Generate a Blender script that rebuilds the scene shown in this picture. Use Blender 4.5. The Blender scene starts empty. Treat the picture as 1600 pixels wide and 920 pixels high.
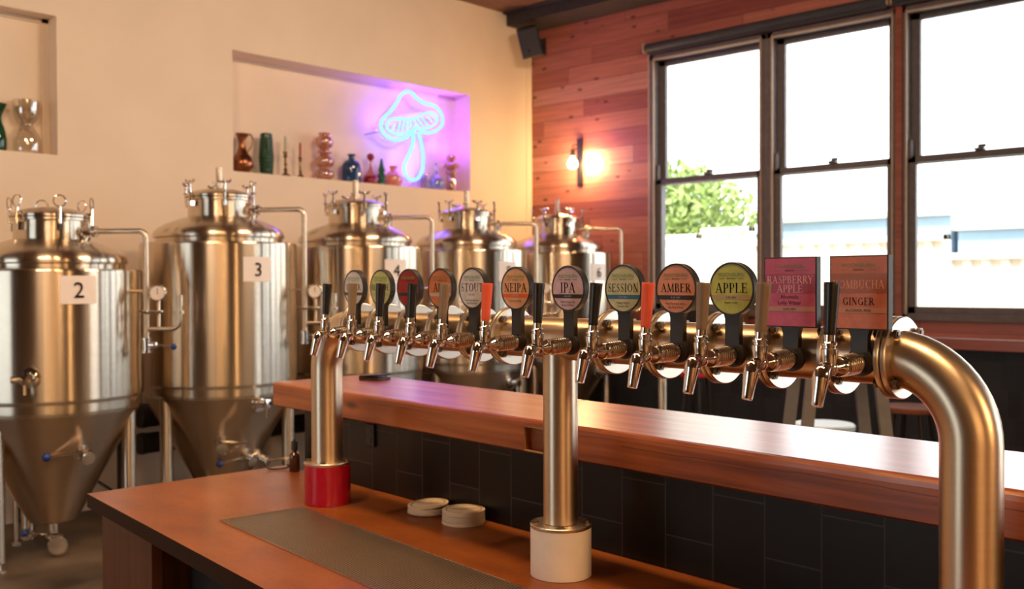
import bpy, math, random
from math import sin, cos, pi, sqrt, radians as rad
from mathutils import Matrix, Vector as V
random.seed(7)
S = bpy.context.scene
COL = S.collection
# ---------------------------------------------------------------- camera, world, lights, exposure
cam_d = bpy.data.cameras.new('camera'); cam = bpy.data.objects.new('camera', cam_d); COL.objects.link(cam)
CAM = V((-7.74779, -6.97103, 1.61))
R_, U_, F_ = V((.68415422, -.72932786, -.0037257)), V((.01163213, .00580368, .9999155)), V((.72924461, .68413975, -.01245425))
cam.matrix_world = Matrix(((R_.x, U_.x, -F_.x, CAM.x), (R_.y, U_.y, -F_.y, CAM.y), (R_.z, U_.z, -F_.z, CAM.z), (0, 0, 0, 1)))
cam_d.sensor_width = 36; cam_d.lens = 36 * 1535.1 / 1600
cam_d.clip_start = .05; cam_d.clip_end = 200
cam_d.dof.use_dof = True; cam_d.dof.focus_distance = 2.05; cam_d.dof.aperture_fstop = 4.6
S.camera = cam
S.view_settings.view_transform = 'Standard'; S.view_settings.look = 'None'
S.view_settings.exposure = 0.0; S.view_settings.gamma = 1; S.view_settings.use_curve_mapping = False
S.cycles.use_denoising = True
S.cycles.max_bounces = 10; S.cycles.diffuse_bounces = 5; S.cycles.glossy_bounces = 6; S.cycles.transparent_max_bounces = 16; S.cycles.transmission_bounces = 8
S.cycles.sample_clamp_indirect = 8
SKY = 5.0
w = bpy.data.worlds.new('sky'); S.world = w; w.use_nodes = True
w.node_tree.nodes['Background'].inputs[0].default_value = (.93, .97, 1, 1)
w.node_tree.nodes['Background'].inputs[1].default_value = SKY

def area_light(name, loc, size, power, color, sy=None, rot=(0, 0, 0)):
    d = bpy.data.lights.new(name, 'AREA'); d.energy = power; d.color = color; d.size = size
    if sy: d.shape = 'RECTANGLE'; d.size_y = sy
    o = bpy.data.objects.new(name, d); COL.objects.link(o); o.location = loc; o.rotation_euler = rot
    return o
WARM = (1, .60, .30)
# unseen warm lamps at the back of the room, no fixtures, the strip of lamps over the bar, one more unseen lamp past its near end
for px, py in ((-9.6, -12.9), (-10.5, -12.4), (-11.3, -11.7)):
    area_light('unseen_warm_light', (px, py, 2.7), .42, 140, (1, .55, .23))
area_light('unseen_warm_light', (-5.4, -10.4, 2.7), .5, 220, (1, .56, .24))
area_light('bar_strip_light', (-6.30, -5.4, 3.5), .12, 85, (1, .60, .29), 3.4, (0, 0, -.079))
# added area lights that brighten the cream wall, without any fixture
for tx in (-7.6, -3.2):
    area_light('wall_wash_fill', (tx, -4.6, 4.2), 1.4, 96, (1, .70, .45), .25, (rad(62), 0, 0))
sun_d = bpy.data.lights.new('sun', 'SUN'); sun_d.energy = 9; sun_d.angle = .02; sun_d.color = (1, .96, .88)
sun = bpy.data.objects.new('sun', sun_d); COL.objects.link(sun); sun.rotation_euler = (0, rad(-32), rad(12))

# ---------------------------------------------------------------- mesh builder
def frame(o, z, x=None):
    z = V(z).normalized()
    if x is None: x = V((1, 0, 0)) if abs(z.x) < .9 else V((0, 1, 0))
    x = V(x); x = (x - z * x.dot(z)).normalized(); y = z.cross(x)
    o = V(o)
    return Matrix(((x.x, y.x, z.x, o.x), (x.y, y.y, z.y, o.y), (x.z, y.z, z.z, o.z), (0, 0, 0, 1)))
I4 = Matrix.Identity(4)
class MB:
    def __init__(s): s.v = []; s.f = []; s.uv = []; s.mi = []; s.m = 0
    def add(s, vs, fs, uvs=None, M=None):
        b = len(s.v)
        for p in vs: s.v.append(tuple(M @ V(p)) if M is not None else tuple(p))
        for k, f in enumerate(fs):
            s.f.append([b + i for i in f]); s.mi.append(s.m)
            s.uv.append(uvs[k] if uvs else [(vs[i][0], vs[i][1]) for i in f])
    def box(s, a, b, M=None):
        (x0, y0, z0), (x1, y1, z1) = a, b
        x0, x1 = min(x0, x1), max(x0, x1); y0, y1 = min(y0, y1), max(y0, y1); z0, z1 = min(z0, z1), max(z0, z1)
        s.add([(x0,y0,z0),(x1,y0,z0),(x1,y1,z0),(x0,y1,z0),(x0,y0,z1),(x1,y0,z1),(x1,y1,z1),(x0,y1,z1)],
              [[0,3,2,1],[4,5,6,7],[0,1,5,4],[1,2,6,5],[2,3,7,6],[3,0,4,7]], None, M)
    def cbox(s, c, d, M=None):
        s.box((c[0]-d[0]/2, c[1]-d[1]/2, c[2]-d[2]/2), (c[0]+d[0]/2, c[1]+d[1]/2, c[2]+d[2]/2), M)
    def lathe(s, prof, seg=32, M=None, cap=True, hold=False):
        if hold:                                # support rings keep long straight runs straight
            q = [prof[0]]
            for (r0, z0), (r1, z1) in zip(prof, prof[1:]):
                d = math.hypot(r1-r0, z1-z0)
                if d > .02:
                    e = min(.004, d*.1)/d
                    q += [(r0+(r1-r0)*e, z0+(z1-z0)*e), (r1+(r0-r1)*e, z1+(z0-z1)*e)]
                q.append((r1, z1))
            prof = q
        vs, fs, uvs = [], [], []
        n = len(prof); L = [0]
        for i in range(1, n): L.append(L[-1] + math.hypot(prof[i][0]-prof[i-1][0], prof[i][1]-prof[i-1][1]))
        for r, z in prof:
            for k in range(seg): vs.append((r*cos(2*pi*k/seg), r*sin(2*pi*k/seg), z))
        rm = max(p[0] for p in prof)
        for i in range(n-1):
            for k in range(seg):
                k2 = (k+1) % seg
                u0, u1 = k/seg*2*pi*rm, (k+1)/seg*2*pi*rm
                fs.append([i*seg+k, i*seg+k2, (i+1)*seg+k2, (i+1)*seg+k])
                uvs.append([(L[i], u0), (L[i], u1), (L[i+1], u1), (L[i+1], u0)])
        if cap:
            for i, rev in ((0, True), (n-1, False)):
                if prof[i][0] > 1e-5:
                    f = [i*seg+k for k in range(seg)]
                    if rev: f = f[::-1]
                    fs.append(f); uvs.append([(vs[j][0], vs[j][1]) for j in f])
        s.add(vs, fs, uvs, M)
    def tube(s, pts, r, seg=16, cap=True, M=None, closed=False):
        pts = [V(p) for p in pts]; n = len(pts)
        if not isinstance(r, (list, tuple)): r = [r]*n
        T = []
        for i in range(n):
            if closed: t = pts[(i+1) % n] - pts[i-1]
            else: t = pts[min(i+1, n-1)] - pts[max(i-1, 0)]
            T.append(t.normalized())
        x = V((0, 0, 1)) if abs(T[0].z) < .9 else V((1, 0, 0))
        x = (x - T[0]*x.dot(T[0])).normalized()
        vs, L = [], [0]
        for i in range(n):
            if i:
                L.append(L[-1] + (pts[i]-pts[i-1]).length)
                x = (x - T[i]*x.dot(T[i]))
                x = x.normalized()
            y = T[i].cross(x)
            for k in range(seg):
                a = 2*pi*k/seg; p = pts[i] + (x*cos(a) + y*sin(a))*r[i]; vs.append(tuple(p))
        fs, uvs = [], []
        for i in range(n if closed else n-1):
            j = (i+1) % n
            Lj = L[j] if j else L[-1] + .01
            for k in range(seg):
                k2 = (k+1) % seg
                fs.append([i*seg+k, i*seg+k2, j*seg+k2, j*seg+k])
                rm = max(r); u0, u1 = k/seg*2*pi*rm, (k+1)/seg*2*pi*rm
                uvs.append([(L[i], u0), (L[i], u1), (Lj, u1), (Lj, u0)])
        if cap and not closed:
            f = [k for k in range(seg)][::-1]; fs.append(f); uvs.append([(0, 0)]*seg)
            f = [(n-1)*seg+k for k in range(seg)]; fs.append(f); uvs.append([(0, 0)]*seg)
        s.add(vs, fs, uvs, M)
    def prism(s, poly, z0, z1, M=None):
        n = len(poly)
        vs = [(x, y, z0) for x, y in poly] + [(x, y, z1) for x, y in poly]
        fs = [list(range(n))[::-1], list(range(n, 2*n))] + [[i, (i+1) % n, n+(i+1) % n, n+i] for i in range(n)]
        s.add(vs, fs, None, M)
    def sphere(s, c, r, seg=16, M=None, sz=1):
        k = max(6, seg//2)
        T = Matrix.Translation(V(c)); T = M @ T if M is not None else T
        s.lathe([(max(r*sin(pi*i/k), 1e-6), -r*sz*cos(pi*i/k)) for i in range(k+1)], seg, T)
    def build(s, name, mats, parent=None, smooth=True, bevel=0, loc=None, angle=35):
        me = bpy.data.meshes.new(name); me.from_pydata(s.v, [], s.f)
        uvl = me.uv_layers.new(name='UVMap'); k = 0
        flat = []
        for u in s.uv:
            for c in u: flat += [c[0], c[1]]
        uvl.data.foreach_set('uv', flat)
        mats = mats if isinstance(mats, (list, tuple)) else [mats]
        for m in mats: me.materials.append(m)
        me.polygons.foreach_set('material_index', s.mi)
        me.polygons.foreach_set('use_smooth', [smooth]*len(s.f))
        me.update()
        if smooth: me.set_sharp_from_angle(angle=rad(angle))
        o = bpy.data.objects.new(name, me); COL.objects.link(o)
        if parent is not None: o.parent = parent
        if loc is not None: o.location = loc
        if bevel:
            b = o.modifiers.new('edge', 'BEVEL'); b.width = bevel; b.segments = 2; b.limit_method = 'ANGLE'; b.angle_limit = rad(40)
        return o
def tag(o, label, cat, group=None, kind=None):
    o['label'] = label; o['category'] = cat
    if group: o['group'] = group
    if kind: o['kind'] = kind
    return o
def thing(name, label, cat, loc=(0, 0, 0), rz=0, group=None):
    o = bpy.data.objects.new(name, None); COL.objects.link(o); o.empty_display_size = .1
    o.location = loc; o.rotation_euler = (0, 0, rz)
    return tag(o, label, cat, group)
def struct_root(name, loc=(0, 0, 0)):
    o = bpy.data.objects.new(name, None); COL.objects.link(o); o.location = loc; o['kind'] = 'structure'; return o
def struct(mb, name, mats, **k):
    o = mb.build(name, mats, **k); o['kind'] = 'structure'; return o
def arc(c, r, a0, a1, n, ax, ay):
    c, ax, ay = V(c), V(ax), V(ay)
    return [c + ax*(r*cos(a0+(a1-a0)*i/n)) + ay*(r*sin(a0+(a1-a0)*i/n)) for i in range(n+1)]
def smoothpts(P, n=6, closed=False):
    P = [V(p) for p in P]; out = []; m = len(P)
    for i in range(m if closed else m-1):
        g = (lambda k: P[k % m]) if closed else (lambda k: P[max(0, min(m-1, k))])
        a, b, c, d = g(i-1), g(i), g(i+1), g(i+2)
        for k in range(n):
            t = k/n
            out.append(.5*((2*b) + (c-a)*t + (2*a-5*b+4*c-d)*t*t + (3*b-a-3*c+d)*t**3))
    if not closed: out.append(P[-1])
    return out

# ---------------------------------------------------------------- materials
class Nodes:
    def __init__(s, name):
        s.m = bpy.data.materials.new(name); s.m.use_nodes = True; s.t = s.m.node_tree
        s.b = s.t.nodes['Principled BSDF']; s.out = s.t.nodes['Material Output']
    def n(s, typ, **k):
        x = s.t.nodes.new(typ)
        for a, b in k.items():
            if a.startswith('i_'): x.inputs[int(a[2:]) if a[2:].isdigit() else a[2:]].default_value = b
            else: setattr(x, a, b)
        return x
    def l(s, a, b): s.t.links.new(a, b)
    def math(s, op, a, b=None, c=None):
        x = s.n('ShaderNodeMath', operation=op)
        for i, v in enumerate((a, b, c)):
            if v is None: continue
            if isinstance(v, (int, float)): x.inputs[i].default_value = v
            else: s.l(v, x.inputs[i])
        return x.outputs[0]
    def ramp(s, fac, stops):
        x = s.n('ShaderNodeValToRGB'); e = x.color_ramp.elements
        while len(e) < len(stops): e.new(.5)
        for q, (p, c) in zip(e, stops): q.position = p; q.color = (*c, 1)
        s.l(fac, x.inputs[0]); return x.outputs[0]
    def mix(s, fac, a, b, blend='MIX'):
        x = s.n('ShaderNodeMix', data_type='RGBA', blend_type=blend)
        for i, v in ((0, fac), (6, a), (7, b)):
            if isinstance(v, (int, float)): x.inputs[i].default_value = v
            elif isinstance(v, tuple): x.inputs[i].default_value = (*v, 1)
            else: s.l(v, x.inputs[i])
        return x.outputs[2]
    def noise(s, scale, detail=3, vec=None, rough=.5):
        x = s.n('ShaderNodeTexNoise'); x.inputs['Scale'].default_value = scale; x.inputs['Detail'].default_value = detail; x.inputs['Roughness'].default_value = rough
        if vec is not None: s.l(vec, x.inputs['Vector'])
        return x.outputs[0]
    def coord(s, which='Object', sc=(1, 1, 1)):
        c = s.n('ShaderNodeTexCoord'); m = s.n('ShaderNodeMapping'); m.inputs['Scale'].default_value = sc
        s.l(c.outputs[which], m.inputs['Vector']); return m.outputs[0]
    def schlick(s, f0=.04):                       # same from both sides of a sheet
        lw = s.n('ShaderNodeLayerWeight'); lw.inputs[0].default_value = .5
        return s.math('ADD', s.math('MULTIPLY', s.math('POWER', lw.outputs['Facing'], 5), 1-f0), f0)
    def bump(s, h, strength=.2, dist=.01):
        x = s.n('ShaderNodeBump'); x.inputs['Strength'].default_value = strength; x.inputs['Distance'].default_value = dist
        s.l(h, x.inputs['Height']); s.l(x.outputs[0], s.b.inputs['Normal'])
def simple(name, col, rough=.5, metal=0, var=.12, scale=18, coat=0, spec=.5, bump=0):
    N = Nodes(name)
    f = N.noise(scale, 4, N.coord())
    d = tuple(c*(1-var) for c in col); u = tuple(min(1, c*(1+var)) for c in col)
    N.l(N.ramp(f, [(.3, d), (.7, u)]), N.b.inputs['Base Color'])
    N.b.inputs['Roughness'].default_value = rough; N.b.inputs['Metallic'].default_value = metal
    N.b.inputs['Coat Weight'].default_value = coat; N.b.inputs['Coat Roughness'].default_value = .1
    N.b.inputs['Specular IOR Level'].default_value = spec
    if bump: N.bump(f, bump, .004)
    return N.m
def brushed(name, col=(.62, .57, .52), rough=.26, aniso=.75, streak=90, vary=1):
    N = Nodes(name)
    t = N.n('ShaderNodeTangent', direction_type='UV_MAP'); t.uv_map = 'UVMap'
    N.l(t.outputs[0], N.b.inputs['Tangent'])
    f = N.noise(streak, 3, N.coord('UV', (1, .03, 1)))
    g = N.noise(3, 3, N.coord())
    N.l(N.ramp(f, [(.25, tuple(c*.97 for c in col)), (.75, tuple(min(1, c*1.03) for c in col))]), N.b.inputs['Base Color'])
    N.l(N.math('ADD', N.math('MULTIPLY', f, .03*vary), N.math('ADD', rough-.04*vary, N.math('MULTIPLY', g, .05*vary))), N.b.inputs['Roughness'])
    N.b.inputs['Metallic'].default_value = 1; N.b.inputs['Anisotropic'].default_value = aniso
    return N.m
def glass(name, col, dens=.55, gloss=.10):
    # tinted glassware: tinted see-through body with a clear reflecting skin
    N = Nodes(name)
    tr = N.n('ShaderNodeBsdfTransparent'); tr.inputs[0].default_value = (*col, 1)
    df = N.n('ShaderNodeBsdfDiffuse'); df.inputs[0].default_value = (*col, 1)
    gl = N.n('ShaderNodeBsdfGlossy'); gl.inputs[1].default_value = .06
    m1 = N.n('ShaderNodeMixShader'); m1.inputs[0].default_value = dens
    N.l(tr.outputs[0], m1.inputs[1]); N.l(df.outputs[0], m1.inputs[2])
    m2 = N.n('ShaderNodeMixShader'); N.l(N.math('ADD', N.schlick(), gloss*.3), m2.inputs[0])
    N.l(m1.outputs[0], m2.inputs[1]); N.l(gl.outputs[0], m2.inputs[2]); N.l(m2.outputs[0], N.out.inputs[0])
    return N.m
def emit(name, col, st):
    N = Nodes(name); N.b.inputs['Base Color'].default_value = (0, 0, 0, 1); N.b.inputs['Specular IOR Level'].default_value = 0
    N.b.inputs['Emission Color'].default_value = (*col, 1); N.b.inputs['Emission Strength'].default_value = st
    return N.m
def wood(name, dark, light, axis=0, grain=6, rough=.3, coat=0, ring=30, coat_rough=.12):
    N = Nodes(name); sc = [grain*4]*3; sc[axis] = grain*.25
    co = N.coord('Object', tuple(sc))
    f = N.noise(1.2, 6, co, .6); sc2 = [ring]*3; sc2[axis] = 1.2
    g = N.noise(1.5, 4, N.coord('Object', tuple(sc2)))
    k = N.noise(1.3, 2, N.coord())
    mixf = N.math('ADD', N.math('MULTIPLY', f, .55), N.math('ADD', N.math('MULTIPLY', g, .25), N.math('MULTIPLY', k, .3)))
    N.l(N.ramp(mixf, [(.36, dark), (.70, light)]), N.b.inputs['Base Color'])
    N.b.inputs['Roughness'].default_value = rough; N.b.inputs['Coat Weight'].default_value = coat; N.b.inputs['Coat Roughness'].default_value = coat_rough
    N.bump(f, .06, .002)
    return N.m
STEEL = brushed('brushed_steel', (.67, .58, .47), .25, .97, 60, 0)
PIPE = brushed('brushed_pipe_steel', (.70, .57, .42), .36, .6, 140)
CONE = brushed('shaded_cone_steel', (.54, .42, .31), .32, .85, 60, 0)  # the tank steel in a darker colour, for the dark floor it reflects
CHROME = simple('polished_chrome', (.82, .79, .76), .09, 1, .03)
KNURL = simple('knurled_chrome', (.74, .64, .52), .2, 1, .05, 30)
BOLT = simple('dull_bolt_steel', (.22, .18, .145), .35, 1, .1)
BLACK = simple('black_plastic', (.012, .011, .011), .32, 0, .2)
BADGEBLK = simple('satin_black_badge', (.018, .016, .016), .45, 0, .2)
CORAL = simple('coral_plastic', (.93, .13, .055), .45, 0, .04)
TIMBERH = wood('oak_handle', (.18, .125, .08), (.33, .24, .155), 2, 14, .38)
RED = simple('red_sleeve_gloss', (.40, .004, .025), .22, 0, .06, coat=.4)
WHITEP = simple('white_pvc', (.88, .82, .76), .38, 0, .04, coat=.2)
CREAM = simple('cream_plaster', (.80, .66, .52), .85, 0, .035, 2.2, bump=.05)
PAPER = simple('label_paper', (.84, .76, .72), .55, 0, .03)
INK = simple('black_ink', (.008, .008, .008), .8, 0, .1, spec=.1)
BLUEK = simple('blue_knob', (.012, .04, .20), .3, 0, .1)
BRONZE = simple('dark_bronze_frame', (.125, .108, .112), .42, 0, .15)
FRAMELT = simple('pale_beading', (.50, .37, .27), .5, 0, .08)
BLIND = simple('charcoal_blind', (.035, .035, .042), .6, 0, .15)
DARKSTEEL = simple('dark_beam', (.028, .022, .02), .6, 0, .2)
BRASS = simple('aged_brass', (.30, .20, .09), .3, 1, .2, 40)
COPPER = simple('dark_copper', (.30, .12, .06), .28, 1, .25, 25)
CAVITYSHADE = simple('cavity_shade_black', (.02, .018, .017), .6, 0, .2)
LEDGE = wood('red_ledge_wood', (.16, .038, .026), (.38, .115, .075), 1, 6, .28, .3)
# worktop: varnished ply with a fine mottle; its edge shows layers
def make_ply():
    N = Nodes('varnished_ply')
    a = N.noise(3.2, 5, N.coord('Object', (1, 2.2, 1)), .6); b = N.noise(70, 3, N.coord('Object', (1, 3, 1)))
    f = N.math('ADD', N.math('MULTIPLY', a, .7), N.math('MULTIPLY', b, .3))
    N.l(N.ramp(f, [(.33, (.155, .037, .007)), (.68, (.31, .094, .019))]), N.b.inputs['Base Color'])
    N.b.inputs['Specular IOR Level'].default_value = .25; N.b.inputs['Roughness'].default_value = .36; N.b.inputs['Coat Weight'].default_value = .09; N.b.inputs['Coat Roughness'].default_value = .16
    return N.m
PLY = make_ply()
def make_plyedge():
    N = Nodes('ply_edge')
    s = N.n('ShaderNodeSeparateXYZ'); N.l(N.coord(), s.inputs[0])
    st = N.math('FRACT', N.math('MULTIPLY', s.outputs[2], 1/.0065))
    N.l(N.ramp(st, [(.45, (.012, .004, .0025)), (.6, (.055, .020, .009))]), N.b.inputs['Base Color'])
    N.b.inputs['Roughness'].default_value = .65; N.b.inputs['Specular IOR Level'].default_value = .2
    return N.m
PLYEDGE = make_plyedge()
PANEL = wood('end_panel_wood', (.075, .020, .010), (.15, .046, .022), 2, 5, .45)
def make_shelfwood():
    N = Nodes('heavy_shelf_timber')
    a = N.noise(1.2, 7, N.coord('Object', (1.1, 16, 24)), .62); b = N.noise(1.5, 3, N.coord('Object', (.9, 1, 1)))
    vo = N.n('ShaderNodeTexVoronoi'); vo.inputs['Scale'].default_value = 2.4; N.l(N.coord('Object', (.8, 1.6, 2.5)), vo.inputs['Vector'])
    kn = N.ramp(vo.outputs['Distance'], [(.03, (0, 0, 0)), (.10, (1, 1, 1))])
    f = N.math('ADD', N.math('MULTIPLY', a, .75), N.math('MULTIPLY', b, .3))
    c = N.ramp(f, [(.34, (.09, .016, .004)), (.50, (.24, .056, .012)), (.72, (.42, .128, .030))])
    c = N.mix(.75, c, N.mix(1, c, kn, 'MULTIPLY'))
    # a long drying crack along the face
    s = N.n('ShaderNodeSeparateXYZ'); N.l(N.coord(), s.inputs[0])
    wv = N.noise(2.5, 3, N.coord('Object', (1, 0, 0)))
    d = N.math('ABSOLUTE', N.math('SUBTRACT', s.outputs[2], N.math('ADD', N.math('MULTIPLY', wv, .03), -.048)))
    ck = N.math('MULTIPLY', N.math('LESS_THAN', d, .0012), N.math('GREATER_THAN', s.outputs[0], .05))
    c = N.mix(N.math('MULTIPLY', ck, .7), c, (.05, .015, .008))
    N.l(c, N.b.inputs['Base Color'])
    N.b.inputs['Roughness'].default_value = .36; N.b.inputs['Coat Weight'].default_value = .7; N.b.inputs['Coat Roughness'].default_value = .24; N.b.inputs['Specular IOR Level'].default_value = .25
    N.bump(a, .12, .003)
    return N.m
SHELFW = make_shelfwood()
def make_tiles(name, col, grout, w, h, rough, axis, rot=True):
    N = Nodes(name)
    s = N.n('ShaderNodeSeparateXYZ'); N.l(N.coord(), s.inputs[0])
    c = N.n('ShaderNodeCombineXYZ')
    N.l(s.outputs[2], c.inputs[0]) if rot else N.l(s.outputs[axis], c.inputs[0])
    N.l(s.outputs[axis], c.inputs[1]) if rot else N.l(s.outputs[2], c.inputs[1])
    b = N.n('ShaderNodeTexBrick'); N.l(c.outputs[0], b.inputs['Vector'])
    b.inputs['Scale'].default_value = 1; b.inputs['Brick Width'].default_value = h; b.inputs['Row Height'].default_value = w
    b.inputs['Mortar Size'].default_value = .0022; b.inputs['Mortar Smooth'].default_value = .2; b.inputs['Bias'].default_value = 0
    b.inputs['Color1'].default_value = (*col, 1); b.inputs['Color2'].default_value = (*(x*1.6 for x in col), 1); b.inputs['Mortar'].default_value = (*grout, 1)
    N.l(b.outputs['Color'], N.b.inputs['Base Color'])
    g = N.noise(9, 4, N.coord())
    N.l(N.math('ADD', rough, N.math('MULTIPLY', g, .22)), N.b.inputs['Roughness'])
    N.bump(N.math('ADD', N.math('MULTIPLY', b.outputs['Fac'], -1), N.math('MULTIPLY', N.noise(14, 3, N.coord()), .10)), .25, .004); N.b.inputs['Specular IOR Level'].default_value = .3
    return N.m
TILE = make_tiles('dark_brown_tiles', (.008, .006, .0053), (.050, .042, .038), .1435, .245, .24, 0)
TILEB = make_tiles('black_wall_tiles', (.018, .019, .024), (.034, .034, .040), .2, .1, .25, 1, False)
def make_planks():
    N = Nodes('cedar_plank_wall')
    s = N.n('ShaderNodeSeparateXYZ'); N.l(N.coord(), s.inputs[0])
    H = .1725
    zz = N.math('DIVIDE', s.outputs[2], H); row = N.math('FLOOR', zz); fz = N.math('FRACT', zz)
    wn = N.n('ShaderNodeTexWhiteNoise', noise_dimensions='1D'); N.l(row, wn.inputs['W'])
    yy = N.math('DIVIDE', N.math('ADD', s.outputs[1], N.math('MULTIPLY', wn.outputs['Value'], 7)), 1.7)
    pc = N.math('FLOOR', yy); fy = N.math('FRACT', yy)
    w2 = N.n('ShaderNodeTexWhiteNoise', noise_dimensions='2D'); cb = N.n('ShaderNodeCombineXYZ'); N.l(row, cb.inputs[0]); N.l(pc, cb.inputs[1]); N.l(cb.outputs[0], w2.inputs['Vector'])
    base = N.ramp(w2.outputs['Value'], [(0, (.24, .058, .048)), (.35, (.38, .115, .080)), (.60, (.50, .185, .125)), (.80, (.29, .075, .062)), (1, (.66, .33, .25))])
    off = N.n('ShaderNodeCombineXYZ'); N.l(N.math('MULTIPLY', w2.outputs['Value'], 13), off.inputs[0]); N.l(s.outputs[1], off.inputs[1]); N.l(s.outputs[2], off.inputs[2])
    mp = N.n('ShaderNodeMapping'); mp.inputs['Scale'].default_value = (1, 1.1, 26); N.l(off.outputs[0], mp.inputs['Vector'])
    gr = N.noise(1.4, 6, mp.outputs[0], .65)
    c = N.mix(.55, base, N.mix(1, base, N.ramp(gr, [(.3, (.45, .40, .38)), (.7, (1.35, 1.3, 1.25))]), 'MULTIPLY'))
    mp2 = N.n('ShaderNodeMapping'); mp2.inputs['Scale'].default_value = (1, 2.6, 5.5); N.l(off.outputs[0], mp2.inputs['Vector'])
    vo = N.n('ShaderNodeTexVoronoi'); vo.inputs['Scale'].default_value = 1.55; N.l(mp2.outputs[0], vo.inputs['Vector'])
    kn = N.ramp(vo.outputs['Distance'], [(.07, (.10, .05, .05)), (.17, (1, 1, 1))])
    c = N.mix(.85, c, N.mix(1, c, kn, 'MULTIPLY'))
    seam = N.math('MAXIMUM', N.math('LESS_THAN', fz, .022), N.math('LESS_THAN', fy, .0022))
    c = N.mix(N.math('MULTIPLY', seam, .92), c, (.05, .015, .01))
    N.l(c, N.b.inputs['Base Color'])
    N.b.inputs['Roughness'].default_value = .42; N.b.inputs['Coat Weight'].default_value = .25; N.b.inputs['Coat Roughness'].default_value = .25
    N.bump(N.math('MULTIPLY', seam, -1), .5, .006)
    return N.m
PLANKS = make_planks()
CEILW = wood('ceiling_boards', (.09, .04, .02), (.22, .10, .05), 0, 3, .6)
FLOORM = simple('worn_concrete', (.10, .07, .045), .5, 0, .6, 2.2)
BACKW = simple('brown_back_wall', (.07, .042, .024), .8, 0, .1, 2)
def make_mesh_tray():
    N = Nodes('perforated_steel')
    s = N.n('ShaderNodeSeparateXYZ'); N.l(N.coord(), s.inputs[0])
    P = .0095
    row = N.math('FLOOR', N.math('DIVIDE', s.outputs[1], P*.87))
    sx = N.math('ADD', N.math('DIVIDE', s.outputs[0], P), N.math('MULTIPLY', N.math('MODULO', row, 2), .5))
    fx = N.math('SUBTRACT', N.math('FRACT', sx), .5); fy = N.math('SUBTRACT', N.math('FRACT', N.math('DIVIDE', s.outputs[1], P*.87)), .5)
    d = N.math('ADD', N.math('MULTIPLY', fx, fx), N.math('MULTIPLY', fy, fy))
    hole = N.math('LESS_THAN', d, .105)
    tr = N.n('ShaderNodeBsdfTransparent'); mx = N.n('ShaderNodeMixShader')
    N.b.inputs['Base Color'].default_value = (.36, .29, .22, 1); N.b.inputs['Metallic'].default_value = .9
    g = N.noise(5, 4, N.coord()); N.l(N.math('ADD', .30, N.math('MULTIPLY', g, .25)), N.b.inputs['Roughness'])
    N.l(hole, mx.inputs[0]); N.l(N.b.outputs[0], mx.inputs[1]); N.l(tr.outputs[0], mx.inputs[2]); N.l(mx.outputs[0], N.out.inputs[0])
    return N.m
TRAYM = make_mesh_tray()
def make_pane(nm='window_pane', tint=(.97, .98, .98)):
    N = Nodes(nm)
    tr = N.n('ShaderNodeBsdfTransparent'); tr.inputs[0].default_value = (*tint, 1)
    gl = N.n('ShaderNodeBsdfGlossy'); gl.inputs[1].default_value = .02
    m = N.n('ShaderNodeMixShader'); N.l(N.schlick(), m.inputs[0]); N.l(tr.outputs[0], m.inputs[1]); N.l(gl.outputs[0], m.inputs[2]); N.l(m.outputs[0], N.out.inputs[0])
    return N.m
PANE = make_pane(); TINTED = make_pane('tinted_pane', (.80, .82, .82))

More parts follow.
